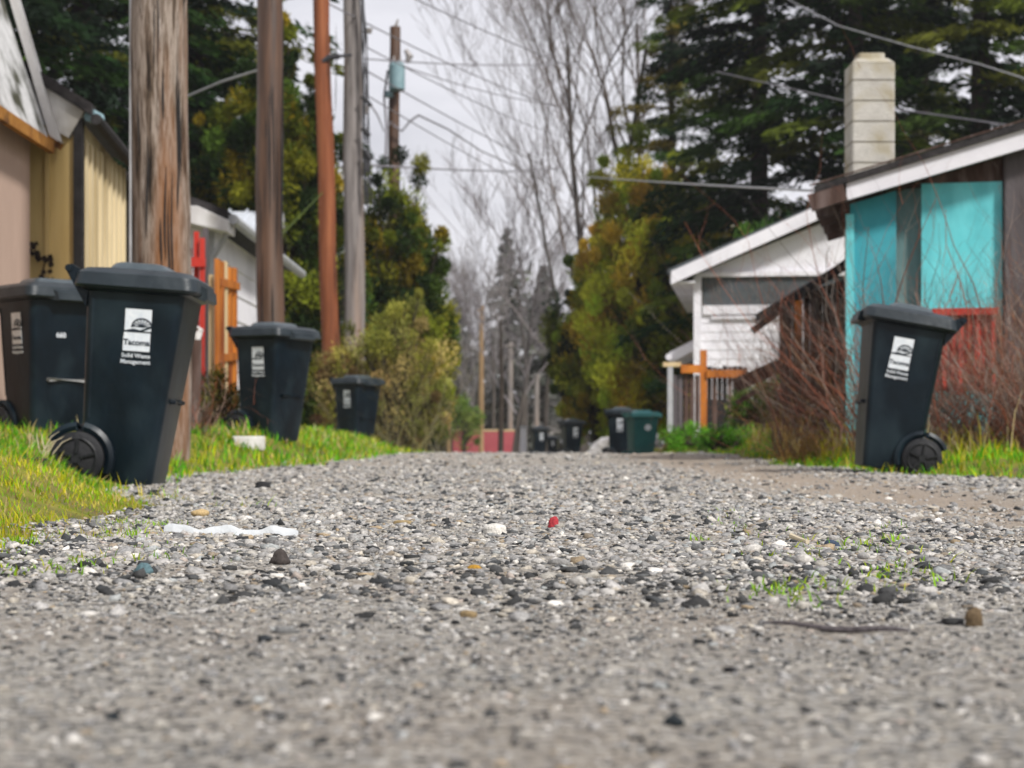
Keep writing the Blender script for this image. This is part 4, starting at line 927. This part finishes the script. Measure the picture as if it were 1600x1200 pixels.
bramble('tangle of reddish bare brambles covering the collapsed lean-to',1280,17.6,.34,.35,1.5,640,1,r_=.005,cross=.22,curve=.3)
bramble('thin grey brown brambles spilling low left of the lean-to post',1240,17.0,.16,.3,1.2,130,2)
bramble('sparse bare sapling branches crossing the turquoise wall',1440,14.3,.55,.3,2.3,170,3,cols=GB+RB[:2],r_=.008,cross=.6,curve=.5)
bramble('dense reddish brambles at the right border before the weathered board',1650,13.4,.33,.5,1.5,520,4)
bramble('reddish brambles between leaning bin and the red tarp',1515,13.9,.26,.3,.95,75,5,r_=.005)
bramble('thin branches rising over the weathered board at the right border',1660,14.2,.30,.3,1.9,110,6,cols=RB+GB)
bramble('brown stems in front of the turquoise corner board',1345,15.0,.22,.3,1.8,45,7,cols=GB+RB)
bramble('low golden brown bramble clump at the right edge of the gravel',1262,15.5,.22,.25,.55,110,8,cols=[(.26,.15,.04),(.16,.09,.03),(.30,.22,.08)])
bramble('pale bare twigs standing in the left shrub',622,29.8,.75,.4,2.3,120,9,cols=[(.22,.20,.12),(.16,.13,.08),(.26,.24,.10)])
bramble('thin twigs at the foot of the thick grey pole',300,14.6,.12,.2,.6,60,10,cols=RB[:3]+GB)
# right verge leafy low plants
bushy('shrub', 'low dark green shrub at the foot of the white gabled garage', 'shrub', (1200-800)/F*22, 22, .62, .45, [(.03,.08,.01),(.06,.13,.015),(.10,.12,.02)], zlow=.02, nclump=40, per=90, card=.06, seed=45, clump_r=.16, group='roadside shrubs')
bushy('shrub', 'leafy green weeds on the verge under the timber fence', 'shrub', (1110-800)/F*23, 23, .34, .55, [(.07,.20,.015),(.10,.26,.02),(.05,.13,.012)], zlow=.02, nclump=40, per=90, card=.05, seed=46, clump_r=.12, group='roadside shrubs')
# right background
bushy('olive_tree', 'golden green bushy tree left of the white gabled garage', 'tree', (1005-800)/F*51, 51, 8.3, 1.75, OLVG, zlow=.2, nclump=250, per=170, card=.17, seed=51, shape='egg', clump_r=.42, up=.9, group='golden green trees')
bushy('olive_tree', 'smaller golden green tree nearest the alley on the right', 'tree', (935-800)/F*54, 54, 6.3, 1.2, OLVG+OLV, zlow=.2, nclump=170, per=150, card=.17, seed=52, shape='egg', clump_r=.36, up=.9, group='golden green trees')
bushy('olive_tree', 'olive tree tucked behind the gabled garage roof', 'tree', (1095-800)/F*50, 50, 7.4, 1.6, OLVG[:3]+OLV, zlow=.2, nclump=200, per=150, card=.17, seed=53, shape='egg', clump_r=.42, up=.9, group='golden green trees')
bushy('olive_tree', 'dark green low tree between the alley and the golden trees', 'tree', (893-800)/F*56, 56, 5.4, .75, DARK+OLV[:3], zlow=1.9, nclump=70, per=120, card=.16, seed=54, shape='egg', clump_r=.36, group='golden green trees')
conifer('fir', 'layered fir with mossy drooping branches right of the bare tree', 'tree', (1048-800)/F*58, 58, 18, 3.1, FIR+[(.12,.11,.012)], nb=150, per=160, card=.22, z0=.12, power=.75, droop=.25, trunk_r=.2, group='firs behind the right sheds', seed=61)
for i,(px,d,H,Rb,lb) in enumerate(((1185,46,19,3.3,'dark fir left of the chimney with sky showing through'),(1335,43,19,3.4,'dark fir directly behind the block chimney'),(1530,41,19,3.3,'large dark fir at the top right border'),(1440,54,22,3.3,'more distant fir between chimney and right border'))):
    conifer('fir', lb, 'tree', (px-800)/F*d, d, H, Rb, FIR[:4]+DARK, nb=200, per=120, card=.30, z0=.10, power=.35, droop=.34, trunk_r=.28, group='firs behind the right sheds', seed=70+i, gap=.08)
bushy('holly_tree', 'rounded dark green tree behind the roof of the gabled garage', 'tree', (1230-800)/F*38, 38, 4.9, 1.6, DARK+FIR, zlow=.2, nclump=170, per=150, card=.14, seed=56, shape='egg', clump_r=.34, up=.7, group='golden green trees')
GT=(.115,.09,.075)
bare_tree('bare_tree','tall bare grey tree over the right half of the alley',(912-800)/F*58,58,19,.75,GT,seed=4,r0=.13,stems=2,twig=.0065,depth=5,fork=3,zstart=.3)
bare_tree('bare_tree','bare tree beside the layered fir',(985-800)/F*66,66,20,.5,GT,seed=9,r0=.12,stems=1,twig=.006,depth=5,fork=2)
bare_tree('bare_tree','leaning bare tree over the middle of the alley end',(850-800)/F*72,72,17,.8,(.17,.15,.15),seed=15,r0=.09,stems=1,twig=.009,depth=5,fork=2)  # from here on twig colour pales with distance, haze put into it
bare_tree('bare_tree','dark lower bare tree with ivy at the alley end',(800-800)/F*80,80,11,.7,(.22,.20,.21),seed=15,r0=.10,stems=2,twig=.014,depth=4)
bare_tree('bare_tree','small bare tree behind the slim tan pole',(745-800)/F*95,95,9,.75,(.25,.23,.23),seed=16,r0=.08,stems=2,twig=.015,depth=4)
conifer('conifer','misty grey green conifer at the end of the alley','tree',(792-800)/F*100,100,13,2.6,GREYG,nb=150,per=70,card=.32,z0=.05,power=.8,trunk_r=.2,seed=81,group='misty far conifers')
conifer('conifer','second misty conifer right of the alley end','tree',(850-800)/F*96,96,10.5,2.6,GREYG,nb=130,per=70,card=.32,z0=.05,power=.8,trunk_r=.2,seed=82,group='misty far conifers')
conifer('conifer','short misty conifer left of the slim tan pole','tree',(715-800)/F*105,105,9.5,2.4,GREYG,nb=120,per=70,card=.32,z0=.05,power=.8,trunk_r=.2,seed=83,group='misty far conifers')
for px,d,py,r_,lb in ((782,78,500,.13,'slim dark trunk right of the tan pole'),(770,88,520,.10,'slim dark trunk just behind the tan pole'),(820,84,540,.12,'slim grey trunk over the far bins')):
    v=P(px,py,d); z0=zgr(v.x,d); t=thing('tree_trunk',lb,'tree trunk',(v.x,d,z0),group='slim far trunks')
    MB().tube([(0,0,-.2),(.05,0,(v.z-z0)*.5),(0,0,v.z-z0)],[r_,r_*.8,r_*.4],9).build('stem','bark_grey' if px!=782 else 'bark',t,True)
# far woods: one mass
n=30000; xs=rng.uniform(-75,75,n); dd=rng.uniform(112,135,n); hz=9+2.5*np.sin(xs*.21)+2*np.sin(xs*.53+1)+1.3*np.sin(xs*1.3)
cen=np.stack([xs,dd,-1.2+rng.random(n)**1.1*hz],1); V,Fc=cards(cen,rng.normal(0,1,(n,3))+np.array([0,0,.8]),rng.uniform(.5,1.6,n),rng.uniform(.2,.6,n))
pal=np.array([(.13,.125,.13),(.16,.15,.15),(.10,.105,.10),(.12,.14,.08)]); col=pal[rng.integers(0,4,n)]*rng.uniform(.7,1.3,(n,1))  # mist over the woods is painted into these greys
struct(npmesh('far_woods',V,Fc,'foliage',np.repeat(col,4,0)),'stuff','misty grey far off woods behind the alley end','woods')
bushy('shrub','bright green shrub beside the low red wall at the alley end','shrub',(725-800)/F*82,82,2.6,.7,[(.14,.22,.03),(.10,.18,.03),(.18,.24,.05)],nclump=30,per=70,card=.16,seed=47,clump_r=.4,group='roadside shrubs')
# low red wall and white marker at the alley end
t=thing('red_wall','low dull red wall with a pale cap across the alley end','wall',(P(757,0,88).x,88,-.75))
m=MB(); m.box((0,0,.85),(3.1,.2,1.25)); m.build('panel','far_red',t); m=MB(); m.box((0,0,1.52),(3.2,.26,.08)); m.build('cap','pale_wood',t); m=MB(); m.box((0,-.02,.1),(3.14,.24,.30)); m.build('footing','slate_board',t)
v=P(818,668,58); t=thing('marker_post','short white box post left of the furthest bin','post',(v.x,58,-.37))
m=MB(); m.loft([(0,-.11,.11,.10,.02),(v.z+.37,-.10,.10,.09,.02)],3); m.build('shaft','white_paint',t,True); m=MB(); m.loft([(v.z+.37,-.13,.13,.12,.02),(v.z+.42,-.10,.10,.09,.02)],3); m.build('cap','grey_trim',t,True)
v=P(952,680,46); t=thing('rubble_pile','pale rubble heap between the far bins','rubble',(v.x,46,-.28))
for i in range(9):
    m=bmesh.new(); bmesh.ops.create_icosphere(m,subdivisions=2,radius=1); rr=random.Random(i)
    for q in m.verts: q.co=Vector((q.co.x*.24,q.co.y*.2,q.co.z*.17))*rr.uniform(.85,1.15)+Vector((-.42+.11*i,0,.12+.35*math.sin(i*.39)))
    me=bpy.data.meshes.new('chunk'); m.to_mesh(me); m.free(); me.materials.append(MATS['dirty_white']); link(bpy.data.objects.new('chunk',me),t)

# ------------------------------------------------------------------ singled out stones and litter
def stone(label, px, py, wpx, hpx, col, seed, name='stone', cat='stone', up=.25, smooth=True):
    d=616/(py-690); x=(px-800)/F*d; s=F/d; w=wpx/s; h=hpx/s; rr=random.Random(seed)
    m=bmesh.new(); bmesh.ops.create_icosphere(m,subdivisions=3,radius=1); ph=[rr.uniform(0,6) for _ in range(6)]
    for q in m.verts:
        c=q.co; k=1+.13*math.sin(c.x*3+ph[0])+.11*math.sin(c.y*4+ph[1])+.1*math.sin(c.z*5+ph[2])+.05*math.sin(c.x*9+c.z*7+ph[3])
        q.co=Vector((c.x*w*.5*k,c.y*w*.42*k,c.z*h*.6*k))
    me=bpy.data.meshes.new(name); m.to_mesh(me); m.free()
    a=me.color_attributes.new('Col','FLOAT_COLOR','POINT'); a.data.foreach_set('color',np.tile(np.array([*col,1],dtype=np.float32),len(me.vertices)))
    me.materials.append(MATS['stone']); 
    if smooth: me.polygons.foreach_set('use_smooth',[True]*len(me.polygons))
    o=bpy.data.objects.new(name,me); link(o); o.location=(x,d,float(zroad(x,d))+h*up); o.rotation_euler=(0,0,rr.uniform(-.4,.4)); tag(o,label,cat)
stone('white flat stone lying in the middle of the gravel',772,833,46,17,(.75,.72,.66),1)
stone('tan oval pebble near the left grass edge',312,806,26,15,(.55,.40,.20),2)
stone('teal grey rock lying left in the gravel',226,899,34,18,(.10,.17,.19),3)
stone('jagged dark brown rock left of centre',438,878,32,24,(.06,.05,.045),4)
stone('brown rounded stone in the middle foreground',733,958,28,14,(.26,.19,.10),5)
stone('ochre flat stone in the middle of the gravel',741,889,22,9,(.40,.22,.03),6)
stone('black stone at the left bottom of the picture',176,1121,30,10,(.012,.018,.022),7)
stone('black stone at the bottom right of the middle',1054,1127,34,20,(.02,.026,.03),8)
stone('dark stone alone in the left foreground',414,1003,22,11,(.03,.035,.04),9)
stone('blue grey stone beside the pale stick on the right',1300,856,26,14,(.05,.07,.11),10)
stone('small black stone in the right foreground',1142,1048,24,10,(.02,.02,.022),11)
stone('long brown stone left of the white flat stone',633,821,38,7,(.36,.27,.14),12)
stone('dark flat stone furthest up near the left bins',411,763,28,11,(.03,.03,.032),13)
stone('red berry lying on the gravel in the middle',864,823,19,19,(.42,.045,.055),14,name='berry',cat='berry')
stone('curled dead brown leaf clump at the right edge of the gravel',1522,978,28,34,(.13,.09,.05),15,name='leaf_clump',cat='leaf')
# white plastic strip
t=MB(); d=4.33; N_=30; a=P(256,830,d); b=P(466,838,4.25); top=[];
for i in range(N_+1):
    k=i/N_; p=a.lerp(b,k); p.z=float(zroad(p.x,p.y))+.008+.006*math.sin(k*17)+.002*math.sin(k*41); w=.008*(1-.6*abs(k-.5))*(.7+.3*math.sin(k*23)); top.append((p,w))
vs=[];
for p,w in top: vs += [p+Vector((0,-w,-.006)),p+Vector((0,w,.010)),p+Vector((0,w,.007)),p+Vector((0,-w,-.009))]
t.add(vs,[(4*i+j,4*i+(j+1)%4,4*i+4+(j+1)%4,4*i+4+j) for i in range(N_) for j in range(4)]+[(0,1,2,3),(4*N_+3,4*N_+2,4*N_+1,4*N_)])
tag(t.build('plastic_strip','litter_white',None,True),'crumpled white plastic strip lying in the gravel on the left','litter')
t=MB(); a=P(1190,974,2.15); b=P(1422,990,2.05); pts=[]
for k in np.linspace(0,1,10):
    p=a.lerp(b,k); p.z=float(zroad(p.x,p.y))+.006+.002*math.sin(k*9); pts.append(p)
t.tube(pts,[.001,.002,.003,.003,.0035,.004,.004,.0035,.003,.001],7)
tag(t.build('stick','slate_board',None,True),'flat grey weathered stick lying in the right foreground','stick')
t=MB(); d=616/(852-690); a=P(1236,846,d); b=P(1262,856,d-.06); a.z=float(zroad(a.x,a.y))+.022; b.z=a.z-.01; t.tube([a,a.lerp(b,.5),b],[.006,.004,.005],7)
tag(t.build('stick','stalk_pale',None,True),'short pale splintered stick beside the blue grey stone','stick')

# ------------------------------------------------------------------ sky, light, camera
sc = bpy.context.scene
w = bpy.data.worlds.new('World'); sc.world = w; w.use_nodes = True; nt = w.node_tree
bg = nt.nodes['Background']; sky = N(nt,'ShaderNodeTexSky'); sky.sky_type='NISHITA'; sky.sun_disc=False
SE, SR = 42, 142     # elevation, and azimuth measured clockwise from +Y (right and behind the camera)
sky.sun_elevation=R(SE); sky.sun_rotation=R(SR); sky.air_density=1; sky.dust_density=4; sky.ozone_density=1
tc = N(nt,'ShaderNodeTexCoord'); mp = N(nt,'ShaderNodeMapping'); mp.inputs['Scale'].default_value=(1,1,3); nt.links.new(tc.outputs['Generated'],mp.inputs[0])
no = N(nt,'ShaderNodeTexNoise'); no.inputs['Scale'].default_value=4.5; no.inputs['Detail'].default_value=6; nt.links.new(mp.outputs[0],no.inputs['Vector'])
cr = N(nt,'ShaderNodeValToRGB'); cr.color_ramp.elements[0].position=.3; cr.color_ramp.elements[1].position=.6
cr.color_ramp.elements[0].color=(4.4,4.4,4.8,1); cr.color_ramp.elements[1].color=(7.2,7.1,7.5,1); nt.links.new(no.outputs['Fac'],cr.inputs[0])
mx = N(nt,'ShaderNodeMixRGB'); mx.inputs[0].default_value=.88; nt.links.new(sky.outputs[0],mx.inputs[1]); nt.links.new(cr.outputs[0],mx.inputs[2])
nt.links.new(mx.outputs[0],bg.inputs['Color']); bg.inputs['Strength'].default_value=.10
ld = bpy.data.lights.new('Sun','SUN'); ld.energy=3.2; ld.angle=R(7); ld.color=(1,.97,.93); lo = bpy.data.objects.new('Sun',ld); link(lo)
dirv = Vector((math.sin(R(SR))*math.cos(R(SE)), math.cos(R(SR))*math.cos(R(SE)), math.sin(R(SE))))
lo.rotation_euler = dirv.to_track_quat('Z','Y').to_euler(); lo.location=(5,-5,10)
cd = bpy.data.cameras.new('Camera'); cam = bpy.data.objects.new('Camera',cd); link(cam); sc.camera=cam
cam.location=(0,0,EYE); cam.rotation_euler=(R(90),0,0); cd.lens=36*F/1600; cd.sensor_width=36; cd.shift_y=(HY-600)/1600; cd.clip_end=1000; cd.clip_start=.05
cd.dof.use_dof=True; cd.dof.focus_distance=3.9; cd.dof.aperture_fstop=6.6
sc.view_settings.view_transform='Standard'; sc.view_settings.look='None'; sc.view_settings.exposure=.38; sc.view_settings.gamma=1
sc.cycles.max_bounces=6; sc.cycles.diffuse_bounces=3; sc.cycles.use_denoising=True

# pale damp air that greys the far end of the alley
HAZE = .0004
m, nt, b = newmat('haze_air')
nt.nodes.remove(b); pv = N(nt,'ShaderNodeVolumePrincipled'); pv.inputs['Color'].default_value=(.86,.86,.92,1); pv.inputs['Density'].default_value=HAZE
nt.links.new(pv.outputs[0], nt.nodes['Material Output'].inputs['Volume'])
hz_ = MB(); hz_.box((0,200,12),(350,420,32)); struct(hz_.build('haze','haze_air'),'stuff','thin pale haze filling the air along the alley','haze')
